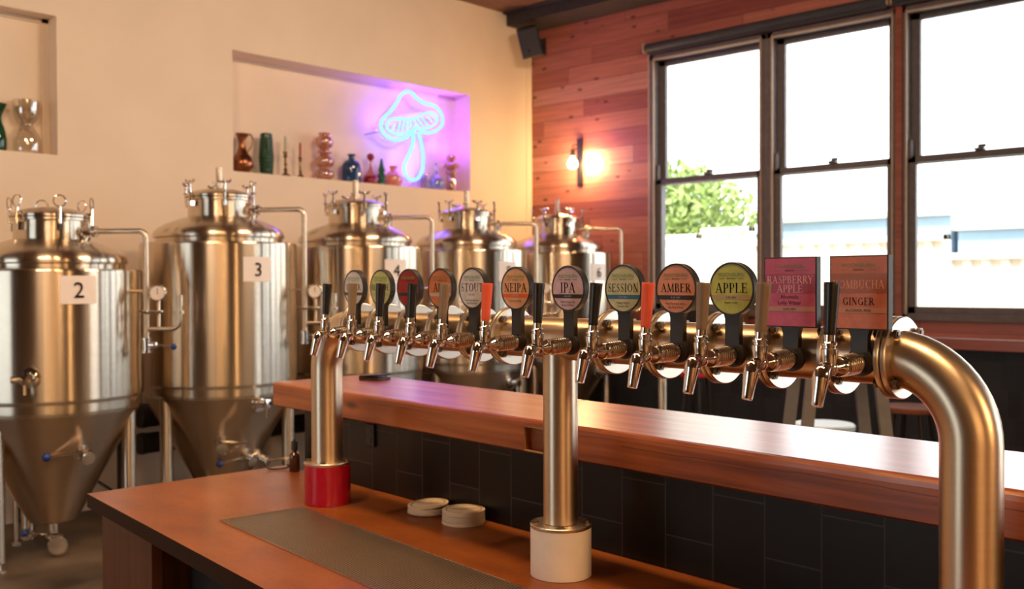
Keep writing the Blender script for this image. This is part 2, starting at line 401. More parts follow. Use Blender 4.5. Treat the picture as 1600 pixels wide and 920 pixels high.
# ---------------------------------------------------------------- lettering
def glyph(ch):
    K, T = .150, .055                       # thick and thin strokes of the roman capitals
    st = []
    def ln(x0, y0, x1, y1, w): st.append(('l', x0, y0, x1, y1, w))
    def sf(x, y, w=.30): st.append(('l', x-w/2, y, x+w/2, y, T))
    def ar(cx, cy, rx, ry, a0, a1, kx=K, kt=T): st.append(('a', cx, cy, rx, ry, a0, a1, kx, kt))
    t = T/2
    def stem(x, top=True, bot=True):
        ln(x, 0, x, 1, K)
        if top: sf(x, 1-t)
        if bot: sf(x, t)
    w = .8
    if ch == 'A': ln(.12, 0, .42, 1, .055); ln(.42, 1, .76, 0, K); ln(.24, .34, .64, .34, T); sf(.12, t, .26); sf(.76, t, .30); w = .9
    elif ch == 'B': stem(.17); ln(.17, 1-t, .36, 1-t, T); ln(.17, .54, .38, .54, T); ln(.17, t, .40, t, T); ar(.36, .76, .20, .22, -90, 90); ar(.40, .28, .23, .26, -90, 90); w = .74
    elif ch == 'C': ar(.47, .5, .36, .48, 50, 310); ln(.72, .70, .72, .98, T); w = .84
    elif ch == 'D': stem(.17); ln(.17, 1-t, .42, 1-t, T); ln(.17, t, .42, t, T); ar(.40, .5, .36, .475, -90, 90); w = .88
    elif ch == 'E': stem(.17); ln(.17, 1-t, .62, 1-t, T); ln(.17, .52, .50, .52, T); ln(.17, t, .64, t, T); ln(.62, 1, .62, .80, T); ln(.64, 0, .64, .22, T); ln(.50, .43, .50, .61, T); w = .72
    elif ch == 'F': stem(.17); ln(.17, 1-t, .62, 1-t, T); ln(.17, .52, .50, .52, T); ln(.62, 1, .62, .80, T); w = .68
    elif ch == 'G': ar(.47, .5, .36, .48, 50, 330); ln(.72, .72, .72, .98, T); ln(.76, .04, .76, .42, K); sf(.76, .42, .28); w = .94
    elif ch == 'H': stem(.17); stem(.72); ln(.17, .52, .72, .52, T); w = .90
    elif ch == 'I': stem(.19); w = .40
    elif ch == 'K': stem(.17); ln(.20, .42, .66, 1, .055); ln(.36, .58, .74, 0, K); sf(.66, 1-t, .24); sf(.74, t, .28); w = .86
    elif ch == 'L': stem(.17); ln(.17, t, .62, t, T); ln(.62, 0, .62, .24, T); w = .70
    elif ch == 'M': ln(.14, 0, .17, 1, .055); ln(.17, 1, .50, .05, K); ln(.50, .05, .84, 1, .055); ln(.84, 1, .87, 0, K); sf(.14, t, .24); sf(.87, t, .28); sf(.14, 1-t, .16); sf(.90, 1-t, .16); w = 1.05
    elif ch == 'N': ln(.17, 0, .17, 1, .055); ln(.17, 1, .72, 0, K); ln(.72, 0, .72, 1, .055); sf(.17, t, .26); sf(.14, 1-t, .2); sf(.72, 1-t, .26); w = .90
    elif ch == 'O': ar(.48, .5, .37, .475, 0, 360); w = .96
    elif ch == 'P': stem(.17); ln(.17, 1-t, .38, 1-t, T); ln(.17, .46, .38, .46, T); ar(.37, .72, .23, .26, -90, 90); w = .68
    elif ch == 'R': stem(.17); ln(.17, 1-t, .38, 1-t, T); ln(.17, .50, .40, .50, T); ar(.37, .74, .22, .24, -90, 90); ln(.38, .50, .74, 0, K); sf(.76, t, .2); w = .80
    elif ch == 'S': ar(.33, .74, .21, .235, 40, 250, .07); ar(.33, .265, .23, .245, -140, 70, .08); ln(.24, .60, .44, .42, K); ln(.50, .78, .50, .96, T); ln(.13, .05, .13, .26, T); w = .66
    elif ch == 'T': stem(.38, False); ln(.04, 1-t, .72, 1-t, T); ln(.04, 1, .04, .78, T); ln(.72, 1, .72, .78, T); w = .76
    elif ch == 'U': ln(.17, .32, .17, 1, K); ln(.70, .32, .70, 1, .055); ar(.435, .32, .265, .30, 180, 360, .09); sf(.17, 1-t); sf(.70, 1-t, .24); w = .88
    elif ch == 'Y': ln(.06, 1, .38, .46, K); ln(.38, .46, .70, 1, .055); ln(.38, 0, .38, .48, K); sf(.38, t); sf(.08, 1-t, .26); sf(.68, 1-t, .24); w = .76
    elif ch == '1': ln(.2, 0, .2, 1, K); w = .4
    else: w = .38
    return st, w
def roman(mb, text, h, M, z=.0006, maxw=None, gap=.04):
    G = [glyph(c) for c in text]; W = sum(g[1] for g in G) + gap*(len(G)-1)
    sx = h
    if maxw and W*h > maxw: sx = maxw/W
    x = -W*sx/2
    for st, wd in G:
        for q in st:
            if q[0] == 'l':
                _, x0, y0, x1, y1, wt = q
                dx, dy = x1-x0, y1-y0; L = math.hypot(dx, dy); 
                nx, ny = -dy/L*wt/2, dx/L*wt/2
                P = [(x0+nx, y0+ny), (x0-nx, y0-ny), (x1-nx, y1-ny), (x1+nx, y1+ny)]
                mb.add([(x+a*sx, (b-.5)*h, z) for a, b in P], [[0, 1, 2, 3]], None, M)
            else:
                _, cx, cy, rx, ry, a0, a1, kx, kt = q; n = 18; vs = []
                for i in range(n+1):
                    a = rad(a0+(a1-a0)*i/n); c, s_ = cos(a), sin(a); wt = kx*c*c + kt*s_*s_
                    for sg in (1, -1): vs.append((x+(cx+(rx-.0+sg*wt/2-wt*.3)*c)*sx, (cy+(ry+sg*wt/2-wt*.3)*s_-.5)*h, z))
                mb.add(vs, [[2*i, 2*i+1, 2*i+3, 2*i+2] for i in range(n)], None, M)
        x += (wd+gap)*sx
_tc = {}
def sans(mb, text, h, M, z=.0006, maxw=None):
    if text not in _tc:
        cu = bpy.data.curves.new('lettering', 'FONT'); cu.body = text; cu.align_x = 'CENTER'; cu.resolution_u = 3
        ob = bpy.data.objects.new('lettering', cu); COL.objects.link(ob)
        dg = bpy.context.evaluated_depsgraph_get(); me = ob.evaluated_get(dg).to_mesh()
        _tc[text] = ([tuple(v.co) for v in me.vertices], [list(p.vertices) for p in me.polygons])
        ob.evaluated_get(dg).to_mesh_clear(); bpy.data.objects.remove(ob); bpy.data.curves.remove(cu)
    vs, fs = _tc[text]
    if not vs: return
    xs = [v[0] for v in vs]; c = (min(xs)+max(xs))/2; s_ = h/.70; sx = s_
    if maxw and (max(xs)-min(xs))*s_ > maxw: sx = maxw/(max(xs)-min(xs))
    mb.add([((x-c)*sx, (y-.35)*s_, z) for x, y, _ in vs], fs, None, M)

# ================================================================ THE SETTING
CZ = 4.37                                    # ceiling height
X0, Y0 = -13.0, -14.0                        # far corner of the room behind the camera
m = MB(); m.box((X0-.2, Y0-.2, -.1), (.3, .45, 0)); struct(m, 'floor', FLOORM, smooth=False)
m = MB(); m.box((X0-.2, Y0-.2, CZ), (.3, .45, CZ+.15)); struct(m, 'ceiling', CEILW, smooth=False)
# cream wall with two niches
NZ0, NZ1 = 2.504, 3.465
NA = (-6.75, -4.921, .16); NB = (-3.553, -.918, .22)
m = MB()
m.box((X0-.2, 0, 0), (.2, .45, NZ0)); m.box((X0-.2, 0, NZ1), (.2, .45, CZ))
m.box((X0-.2, 0, NZ0), (NA[0], .45, NZ1)); m.box((NA[1], 0, NZ0), (NB[0], .45, NZ1)); m.box((NB[1], 0, NZ0), (.2, .45, NZ1))
m.box((NA[0], NA[2], NZ0), (NA[1], .45, NZ1)); m.box((NB[0], NB[2], NZ0), (NB[1], .45, NZ1))
struct(m, 'wall_left', CREAM, smooth=False)
m = MB(); m.box((NA[0], NA[2]-.012, NZ0), (NA[1], NA[2], NZ0+.012)); m.box((NA[1]-.045, NA[2]-.02, NZ0), (NA[1], NA[2], NZ1)); m.box((NA[0], NA[2]-.02, NZ1-.03), (NA[1], NA[2], NZ1)); struct(m, 'trim_1', CREAM, smooth=False)
m = MB(); m.box((-.095, -.012, 0), (-.06, 0, CZ-.01)); struct(m, 'trim_2', CREAM, smooth=False, bevel=.003)
# cedar wall with five sash windows
WZ0, WZ1, WR = 1.30, 3.75, 2.553             # clear opening, meeting rail
WINS = [(-1.53, -2.76), (-2.76, -3.91), (-3.91, -5.06), (-5.30, -6.45), (-6.45, -7.60)]
m = MB()
m.box((0, .0, .0), (.2, -8.6, WZ0)); m.box((0, -13.0, 0), (.2, -14.2, WZ0)); m.box((0, 0, WZ1), (.2, -14.2, CZ)); m.box((0, 0, WZ0), (.2, -1.53, WZ1)); m.box((0, -5.06, WZ0), (.2, -5.30, WZ1)); m.box((0, -7.60, WZ0), (.2, -8.6, WZ1)); m.box((0, -13.0, WZ0), (.2, -14.2, WZ1)); m.box((0, -8.6, 3.3), (.2, -13.0, WZ1))
struct(m, 'wall_right', PLANKS, smooth=False)
m = MB(); m.box((-.03, -.15, .02), (-.001, -8.4, 1.085)); struct(m, 'trim_3', TILEB, smooth=False)
def window(i, y0, y1):                       # y0 > y1
    r = struct_root('window_%d' % i, (0, y0, WZ0)); wd = y0-y1; hh = WZ1-WZ0
    m = MB()                                 # fixed frame
    for a, b in (((-.035, 0, 0), (.16, -.055, hh)), ((-.035, -wd, 0), (.16, -wd+.055, hh)), ((-.035, 0, 0), (.16, -wd, .055)), ((-.035, 0, hh-.05), (.16, -wd, hh))): m.box(a, b)
    m.build('window_frame', BRONZE, r, smooth=False, bevel=.004)
    m = MB()
    for a, b in (((-.05, -.048, .05), (-.034, -.06, hh-.03)), ((-.05, -wd+.048, .05), (-.034, -wd+.06, hh-.03)), ((-.05, -.05, hh-.055), (-.034, -wd+.05, hh-.04))): m.box(a, b)
    m.build('beading', FRAMELT, r, smooth=False)
    rz = WR-WZ0
    for nm, z0, z1, x0, s0 in (('upper_sash', rz-.03, hh-.05, .055, .095), ('lower_sash', .055, rz+.03, -.005, .085)):
        m = MB(); e = .05
        m.box((x0, -e, z0), (x0+.045, -e-s0+.02, z1)); m.box((x0, -wd+e, z0), (x0+.045, -wd+e+s0-.02, z1))
        bt = .05 if nm == 'upper_sash' else .055
        m.box((x0, -e, z0), (x0+.045, -wd+e, z0+bt)); m.box((x0, -e, z1-bt), (x0+.045, -wd+e, z1))
        if nm == 'upper_sash':
            pass
        else:
            for yy in (-e-.012, -wd+e+.012):
                m.prism([(x0-.005, 0), (x0+.04, 0), (x0+.04, .13), (x0+.02, .16), (x0-.005, .13)], -.02, .02, frame((0, yy, z1-.02), (0, -1, 0), (1, 0, 0)) @ Matrix.Identity(4))
        so = m.build(nm, BRONZE, r, smooth=False, bevel=.004)
        p = MB(); p.box((x0+.018, -e-.03, z0+.03), (x0+.024, -wd+e+.03, z1-.03)); p.build('glass_pane', PANE, so, smooth=False)
    m = MB(); m.box((-.03, -wd*.48, rz+.03), (.02, -wd*.54, rz+.05)); m.box((-.02, -wd*.5, rz+.05), (0, -wd*.55, rz+.075)); m.build('sash_latch', BRONZE, r, smooth=False, bevel=.004)
for i, (a, b) in enumerate(WINS): window(i+1, a, b)
m = MB(); m.box((-.03, -3.885, WZ0-.02), (-.056, -3.935, WZ1+.03)); struct(m, 'trim_4', LEDGE, smooth=False)
m = MB(); m.box((-.02, -1.505, WZ0-.02), (-.001, -1.532, WZ1+.03)); struct(m, 'trim_5', FRAMELT, smooth=False)
# walls behind the camera: ochre wall with an unseen glazed door on the left side, enlarged for daylight fill
m = MB(); m.box((X0-.2, Y0-.2, 0), (.2, Y0, CZ)); struct(m, 'wall_back', BACKW, smooth=False)
m = MB()
DA, DB, DH = -4.1, -1.2, 2.9
m.box((X0-.2, Y0, 0), (X0, DA, CZ)); m.box((X0-.2, DB, 0), (X0, .2, CZ)); m.box((X0-.2, DA, DH), (X0, DB, CZ)); m.box((X0-.2, DA, 0), (X0, DB, .1)); struct(m, 'wall_far', BACKW, smooth=False)
r = struct_root('door_1', (X0-.1, (DA+DB)/2, .1)); m = MB(); hw = (DB-DA)/2; hh = DH-.1
for a, b in (((-.05, -hw, 0), (.05, -hw+.1, hh)), ((-.05, hw-.1, 0), (.05, hw, hh)), ((-.05, -hw, hh-.1), (.05, hw, hh)), ((-.05, -hw, 0), (.05, hw, .2))): m.box(a, b)
m.build('door_frame', BRONZE, r, smooth=False, bevel=.005); p = MB(); p.box((-.005, -hw+.1, .2), (.005, hw-.1, hh-.1)); p.build('glass_pane', TINTED, r, smooth=False)
r = struct_root('door_2', (.1, -10.8, .02)); m = MB(); hw = 2.2; hh = 3.28
for q in range(5): m.box((-.05, -hw+q*1.075, 0), (.05, -hw+q*1.075+.1, hh))
m.box((-.05, -hw, hh-.1), (.05, hw, hh)); m.box((-.05, -hw, 0), (.05, hw, .15)); m.build('door_frame', BRONZE, r, smooth=False, bevel=.005)
p = MB(); p.box((-.005, -hw+.1, .15), (.005, hw-.1, hh-.1)); p.build('glass_pane', PANE, r, smooth=False)
# beam along the top of the cedar wall
m = MB(); m.box((-.40, -.02, CZ-.13), (-.01, -13.9, CZ-.002)); m.box((-.46, -.02, CZ-.02), (-.01, -13.9, CZ-.001)); struct(m, 'trim_6', DARKSTEEL, smooth=False)
# ledge along the window wall
m = MB(); m.box((-.24, -1.2, 1.10), (-.002, -8.2, 1.185)); o = struct(m, 'trim_7', LEDGE, smooth=False, bevel=.006)
# ground outside
m = MB(); m.box((.3, -30, -.3), (40, 40, -.1)); struct(m, 'ground_outside', simple('pale_paving', (.55, .53, .48), .8, 0, .1, 1), smooth=False)

# ---------------------------------------------------------------- outside the windows
FENCE = simple('cream_fence_sheet', (.74, .72, .60), .55, 0, .04, 3)
BLUEG = simple('pale_blue_wall', (.27, .38, .50), .6, 0, .05, 2)
def fence_panel(y0, y1, zt, label):
    t = thing('fence_panel', label, 'fence', (4.0, (y0+y1)/2, -.1), 0, 'cream steel fence panels outside the windows')
    W = abs(y1-y0)/2; H = zt+.1
    m = MB(); P = []; y = -W; k = 0
    n = int(2*W/.20); p = 2*W/n
    for i in range(n): P += [(y+i*p, .0), (y+i*p+p*.3, .0), (y+i*p+p*.42, .035), (y+i*p+p*.88, .035)]
    P.append((W, 0)); Q = [(a, b+.004) for a, b in P][::-1]
    m.prism([(q[1], q[0]) for q in P] + [(q[1], q[0]) for q in Q], .05, H-.04); m.build('fence_sheet', FENCE, t, smooth=False)
    for z in (0, H-.07):
        m = MB(); m.box((-.03, -W, z), (.06, W, z+.07)); m.build('fence_rail', FENCE, t, smooth=False, bevel=.004)
    m = MB(); m.box((-.03, -W-.0, 0), (.06, -W+.06, H)); m.build('fence_post', FENCE, t, smooth=False, bevel=.004)
fence_panel(3.4, .46, 2.27, 'cream ribbed steel fence panel below the leafy tree outside')
fence_panel(.44, -.36, 2.34, 'short raised cream ribbed fence panel at the right edge of the leafy tree')
fence_panel(-.38, -2.88, 2.15, 'cream ribbed fence panel below the long blue wall, behind the middle window')
fence_panel(-2.90, -6.2, 1.925, 'lowest cream ribbed fence panel outside, behind the window over the pipe bend')
def shed(y0, y1, zt, label):
    t = thing('shed', label, 'shed', (7.5, (y0+y1)/2, -.1)); W = abs(y1-y0)/2; H = zt+.1
    m = MB(); m.box((-.5, -W, 0), (2.0, W, H-.1)); m.build('wall_cladding', BLUEG, t, smooth=False, bevel=.01)
    m = MB(); m.box((-.6, -W-.06, H-.10), (2.1, W+.06, H)); m.build('gutter', FENCE, t, smooth=False, bevel=.02)
shed(1.25, -1.86, 2.66, 'long pale blue wall rising over the fence behind the middle window')
shed(-1.96, -5.6, 2.43, 'lower pale blue wall rising over the lowest fence panel')
LEAF = simple('leaf_green', (.26, .36, .10), .5, 0, .35, 3)
def tree():
    t = thing('leafy_tree', 'leafy green tree over the fence outside the window nearest the wall lamp', 'tree', (5.55, 1.75, -.1))
    m = MB(); m.tube(smoothpts([(0, 0, 0), (.05, .05, 1.2), (.0, .1, 2.2), (.1, 0, 3.2)], 4), [.09-.004*i for i in range(13)], 10)
    for a in range(7):
        m.tube([(0, .1, 1.7+.2*a), (.5*cos(a*2.1), .1+.7*sin(a*2.1), 2.1+.22*a)], [.035, .012], 6)
    m.build('trunk', simple('bark', (.10, .07, .045), .8), t)
    m = MB(); rnd = random.Random(3)
    for k in range(5200):
        c = rnd.choice(((0, 0, 2.75, 1.0), (.1, .75, 2.6, .8), (0, -.55, 2.7, .75), (.2, .25, 3.15, .7), (-.2, .2, 2.2, .8), (0, 1.2, 2.9, .6)))
        d = V((rnd.gauss(0, 1), rnd.gauss(0, 1), rnd.gauss(0, 1))).normalized() * (c[3]*rnd.random()**.4)
        p = V(c[:3]) + V((d.x, d.y, d.z*.8)); s_ = .035+.04*rnd.random()
        n = V((rnd.gauss(0, 1), rnd.gauss(0, 1), rnd.gauss(0, 1)+.6)).normalized(); F = frame(p, n, (rnd.random()-.5, rnd.random()-.5, .3))
        m.add([(-s_*1.3, 0, 0), (0, -s_*.6, .01), (s_*1.5, 0, -.01), (0, s_*.6, .01)], [[0, 1, 2, 3]], None, F)
    m.build('foliage', LEAF, t, smooth=False)
tree()

# ================================================================ THE BAR
BO = V((-5.91611, -5.41382, 0)); ET = V((-.0792169, -.9968574, 0)); EN = V((.9968574, -.0792169, 0))
BRZ = math.atan2(ET.y, ET.x)
WT = .8943                                   # worktop height
def bar(t, v, z): return BO + ET*t + EN*v + V((0, 0, z))
# tiled half wall that carries the heavy shelf
m = MB(); m.box((-1.60, .226, 0), (2.6, .36, 1.136)); o = struct(m, 'wall_bar', TILE, smooth=False); o.location = bar(0, 0, 0); o.rotation_euler = (0, 0, BRZ)
# lower counter
t = thing('bar_counter', 'reddish varnished plywood bar counter with a layered edge and wooden end panel', 'counter', bar(0, 0, 0), BRZ)
m = MB(); poly = [(-1.755, -.527), (2.4, -.722), (2.4, .2245), (-1.755, .2245)]
m.m = 1; m.prism(poly, WT-.046, WT-.0005); m.m = 0; m.prism(poly, WT-.0005, WT)
m.build('worktop', [PLY, PLYEDGE], t, smooth=False)
m = MB(); m.prism([(-1.69, -.50), (-1.22, -.522), (-1.22, -.49), (-1.66, -.468), (-1.66, .2), (-1.69, .2)], 0, WT-.046); m.build('end_panel', PANEL, t, smooth=False)
m = MB(); m.prism([(-1.22, -.40), (2.4, -.57), (2.4, -.55), (-1.22, -.38)], .0, WT-.05); m.build('cavity_shade_sheet', CAVITYSHADE, t, smooth=False)  # near-black sheet painted as the shade in the cavity under the worktop
# drip tray
t = thing('drip_tray', 'long perforated steel drip tray set into the counter', 'drip tray', bar(-1.07, -.371, WT), BRZ-.042)
m = MB(); m.add([(0, 0, .0034), (1.9, 0, .0034), (1.9, .268, .0034), (0, .268, .0034)], [[0, 1, 2, 3]]); m.build('perforated_sheet', TRAYM, t, smooth=False)
m = MB(); m.box((0, 0, .0004), (1.9, .268, .0008)); m.build('drain_pan', simple('drain_shadow_black', (.03, .024, .02), .5), t, smooth=False)  # black colour stands for the shade seen through the tray holes
m = MB()
for a, b in (((-.003, -.003, .0002), (0, .271, .0045)), ((-.003, -.003, .0002), (1.9, 0, .0045)), ((-.003, .268, .0002), (1.9, .271, .0045)), ((1.9, -.003, .0002), (1.903, .271, .0045))): m.box(a, b)
m.build('rim', STEEL, t, smooth=False)
# heavy timber shelf
t = thing('bar_shelf', 'thick cracked timber slab shelf running above the dark tiles', 'shelf', bar(0, 0, 1.229), BRZ)
m = MB(); rnd = random.Random(5); TH = .093
def sec(x, notch, j):
    f = .164 + .0015*sin(x*7+1) + .001*sin(x*23); e = .003*sin(x*5)+.0015*sin(x*31); vn = f+.022 if notch else f
    return [(x, .603, -TH), (x, .603, -.006), (x, .597, 0), (x, f+.016, 0), (x, f+.006, -.0025+e*.2), (x, f+.0012, -.009), (x, f, -.0195), (x, vn, -.0195), (x, vn, -.087), (x, f, -.087), (x, f+.002, -TH+.004), (x, f+.008, -TH)]
xs = [(-1.73+.05*i, False) for i in range(28)]
xs += [(-.305, False), (-.305, True), (-.215, True), (-.215, False)] + [(-.18+.05*i, False) for i in range(55)]
xs.sort(key=lambda q: q[0]); xs = [q for q in xs if not (-.304 < q[0] < -.216)]
i0 = [k for k, q in enumerate(xs) if q[0] == -.305]; xs[i0[0]] = (-.305, False); xs[i0[1]] = (-.305, True)
i1 = [k for k, q in enumerate(xs) if q[0] == -.215]; xs[i1[0]] = (-.215, True); xs[i1[1]] = (-.215, False)
vs = []; fs = []; ns = 12
for k, (x, nt) in enumerate(xs): vs += sec(x, nt, k)
for k in range(len(xs)-1):
    for q in range(ns): fs.append([k*ns+q, (k+1)*ns+q, (k+1)*ns+(q+1) % ns, k*ns+(q+1) % ns])
fs.append(list(range(ns))); fs.append([(len(xs)-1)*ns+q for q in range(ns)][::-1])
m.add(vs, fs); m.build('timber_slab', SHELFW, t, smooth=False)
m = MB()
for a, b in (((-.308, .1625, -.022), (-.212, .168, -.0185)), ((-.308, .1625, -.089), (-.212, .168, -.0855)), ((-.308, .1625, -.089), (-.3045, .168, -.0185)), ((-.2155, .1625, -.089), (-.212, .168, -.0185))): m.box(a, b)
m.build('recess_edging', wood('pale_edging', (.25, .14, .06), (.45, .27, .13)), t, smooth=False)
# dark power socket on the tiles
t = thing('wall_socket', 'black wall socket on the dark tiles behind the red sleeve', 'socket', bar(-1.15, .2255, 1.082), BRZ)
m = MB(); m.box((-.024, -.010, -.040), (.024, 0, .040)); m.build('face_plate', BADGEBLK, t, smooth=False, bevel=.004)
for z in (-.018, .018):
    m = MB(); m.box((-.014, -.012, z-.010), (.014, -.010, z+.010)); m.build('outlet', BLACK, t, smooth=False, bevel=.002)

# ---------------------------------------------------------------- the tap tower
PZ = 1.472; PR = .0508
t = thing('beer_tower', 'long brushed steel pipe tower on three posts carrying the beer taps', 'beer tower', bar(0, 0, WT), BRZ)
hz = PZ-WT; ER = .142
TL, TR = -1.072, .987
path = [V((TL, .0, .135)), V((TL, 0, .25))] + arc((TL+ER, 0, hz-ER), ER, pi, pi/2, 12, (1, 0, 0), (0, 0, 1))
path += [V((x, 0, hz)) for x in (-.7, -.4, 0, .4, .7)]
path += arc((TR-ER, 0, hz-ER), ER, pi/2, 0, 14, (1, 0, 0), (0, 0, 1)) + [V((TR, 0, .25)), V((TR, 0, .128))]
m = MB(); m.tube(path, PR, 48); m.build('main_pipe', PIPE, t)
m = MB(); m.tube([(0, 0, .128), (0, 0, .3), (0, 0, hz-.03)], .0425, 40); m.build('centre_post', PIPE, t)
hexp = [(cos(pi/3*k), sin(pi/3*k)) for k in range(6)]
def bolt(parent, M, r=.0085, L=.03):
    m = MB(); m.prism([(a*r, b*r) for a, b in hexp], -L/2-.006, -L/2, M); m.lathe([(r*.55, -L/2), (r*.55, L/2+.009)], 10, M); m.prism([(a*r, b*r) for a, b in hexp], L/2, L/2+.007, M)
    return m.build('bolt', BOLT, parent, bevel=0)
FL = [.858, .748, .612, .477, .331, .178, -.176, -.303, -.44, -.582, -.728, -.872]
FLANGE = brushed('brushed_flange_steel', (.78, .70, .60), .34, .2, 60)
for k, ft in enumerate(FL):
    m = MB(); R = .0745
    F = frame((ft, 0, hz), (1, 0, 0), (0, 0, 1))
    for z0 in (-.0115, .0012): m.lathe([(PR-.002, z0), (R-.002, z0), (R, z0+.002), (R, z0+.0083), (R-.002, z0+.0103), (PR-.002, z0+.0103)], 48, F, cap=False)
    m.lathe([(PR+.006, -.018), (PR+.001, -.0125)], 40, F, cap=False)
    fo = m.build('flange', FLANGE, t)
    for q in range(4):
        a = rad(45+90*q); bolt(fo, frame((ft, .0625*sin(a), hz+.0625*cos(a)), (1, 0, 0)), .0092, .030)
WELD = FLANGE
for x, mat, lab, hh in ((TL, RED, 'glossy red sleeve', .128), (0, WHITEP, 'white sleeve', .118), (TR, WHITEP, None, .118)):
    m = MB(); m.lathe([(.0735, 0), (.0748, .001), (.0748, hh-.001), (.0735, hh), (.06, hh)], 56, Matrix.Translation((x, 0, .0003))); so = m.build('sleeve', mat, t)
    if lab: so['label'] = lab
    m = MB(); m.lathe([(.03, hh), (.0745, hh), (.0755, hh+.0015), (.0755, hh+.0075), (.074, hh+.009), (.03, hh+.009)], 56, Matrix.Translation((x, 0, 0))); po = m.build('base_plate', FLANGE, t)
    for q in range(4):
        a = rad(45+90*q); M = Matrix.Translation((x+.0635*cos(a), .0635*sin(a), hh+.009)); m = MB(); m.prism([(.0075*a_, .0075*b_) for a_, b_ in hexp], 0, .006, M); m.lathe([(.011, -.001), (.011, .0012)], 16, M); m.build('bolt', BOLT, po)

# ---------------------------------------------------------------- taps
TT = [-.797, -.657, -.523, -.379, -.246, -.080, .100, .269, .414, .552, .683, .821]
HM = [BLACK, TIMBERH, BLACK, BLACK, TIMBERH, CORAL, BLACK, BLACK, CORAL, TIMBERH, TIMBERH, BLACK]
HC = ['black', 'wooden', 'black', 'black', 'wooden', 'coral', 'black', 'black', 'coral', 'wooden', 'wooden', 'black']
BN = ['far pale grey badge', 'pale green badge', 'red badge', 'orange badge marked A', 'grey STOUT badge', 'NEIPA badge', 'mauve IPA badge', 'SESSION badge', 'AMBER badge', 'green APPLE badge', 'pink RASPBERRY APPLE badge', 'orange KOMBUCHA badge']
def tap(i):
    rt = thing('beer_tap', 'chrome beer tap with a %s handle in front of the %s' % (HC[i], BN[i]), 'beer tap', bar(TT[i], -.049, 1.466), BRZ, 'beer taps on the pipe')
    A = frame((0, 0, 0), (0, -1, -.045), (1, 0, 0))
    m = MB(); m.lathe([(.0135, -.008), (.0135, .030), (.018, .031), (.0185, .036), (.0185, .038)], 24, A); m.build('shank', CHROME, rt)
    m = MB(); pr = []
    n = 6
    for k in range(n):
        z = .038 + k*.0068; pr += [(.0172, z), (.0192, z+.0016), (.0192, z+.0050), (.0172, z+.0066)]
    m.lathe([(.015, .038)] + pr + [(.0185, .0795), (.0185, .081), (.015, .0812)], 28, A); m.build('knurled_collar', KNURL, rt)
    m = MB(); m.lathe([(.015, .081), (.0178, .0815), (.0182, .084), (.0182, .092), (.0165, .0935), (.0165, .096), (.0172, .0975), (.016, .103), (.0095, .112), (.0085, .118), (.0088, .150)], 28, A)
    m.sphere((0, -.122, -.004), .0145, 20)
    m.lathe([(.0125, .0), (.0135, .012), (.0142, .022), (.0142, .028), (.0118, .030), (.0118, .033), (.0138, .0345), (.0138, .038), (.011, .040), (.0105, .041)], 24, Matrix.Translation((0, -.124, 0)))
    m.build('tap_body', CHROME, rt)
    P = smoothpts([(0, -.121, -.0045), (0, -.136, -.0055), (0, -.1465, -.0105), (0, -.1515, -.021)], 5)
    P = P + [V((0, -.1517, -.0215)), V((0, -.1520, -.0225)), V((0, -.1645, -.0665)), V((0, -.1647, -.0672))]
    n1 = len(P)-4; rr = [.0098+.0052*sin(pi*.55*k/(n1-1)) for k in range(n1)] + [.0149, .0140, .0100, .0090]
    m = MB(); m.tube(P, rr, 24); m.build('spout', CHROME, rt)
    tilt = [.05, -.02, .03, .04, .06, .03, .0, .07, .05, .03, .05, .02][i]
    T = Matrix.Translation((0, -.124, .040)) @ Matrix.Rotation(tilt, 4, 'Y') @ Matrix.Rotation(-.05, 4, 'X')
    m = MB(); m.lathe([(.0098, .0), (.0100, .012), (.0094, .0125)], 24, T); m.build('ferrule', CHROME, rt)
    m = MB(); m.lathe([(.0096, .0122), (.0102, .014), (.0137, .100), (.0132, .1022), (.0001, .1026)], 28, T, hold=True); h = m.build('handle', HM[i], rt); h['label'] = HC[i] + ' handle'
for i in range(12): tap(i)

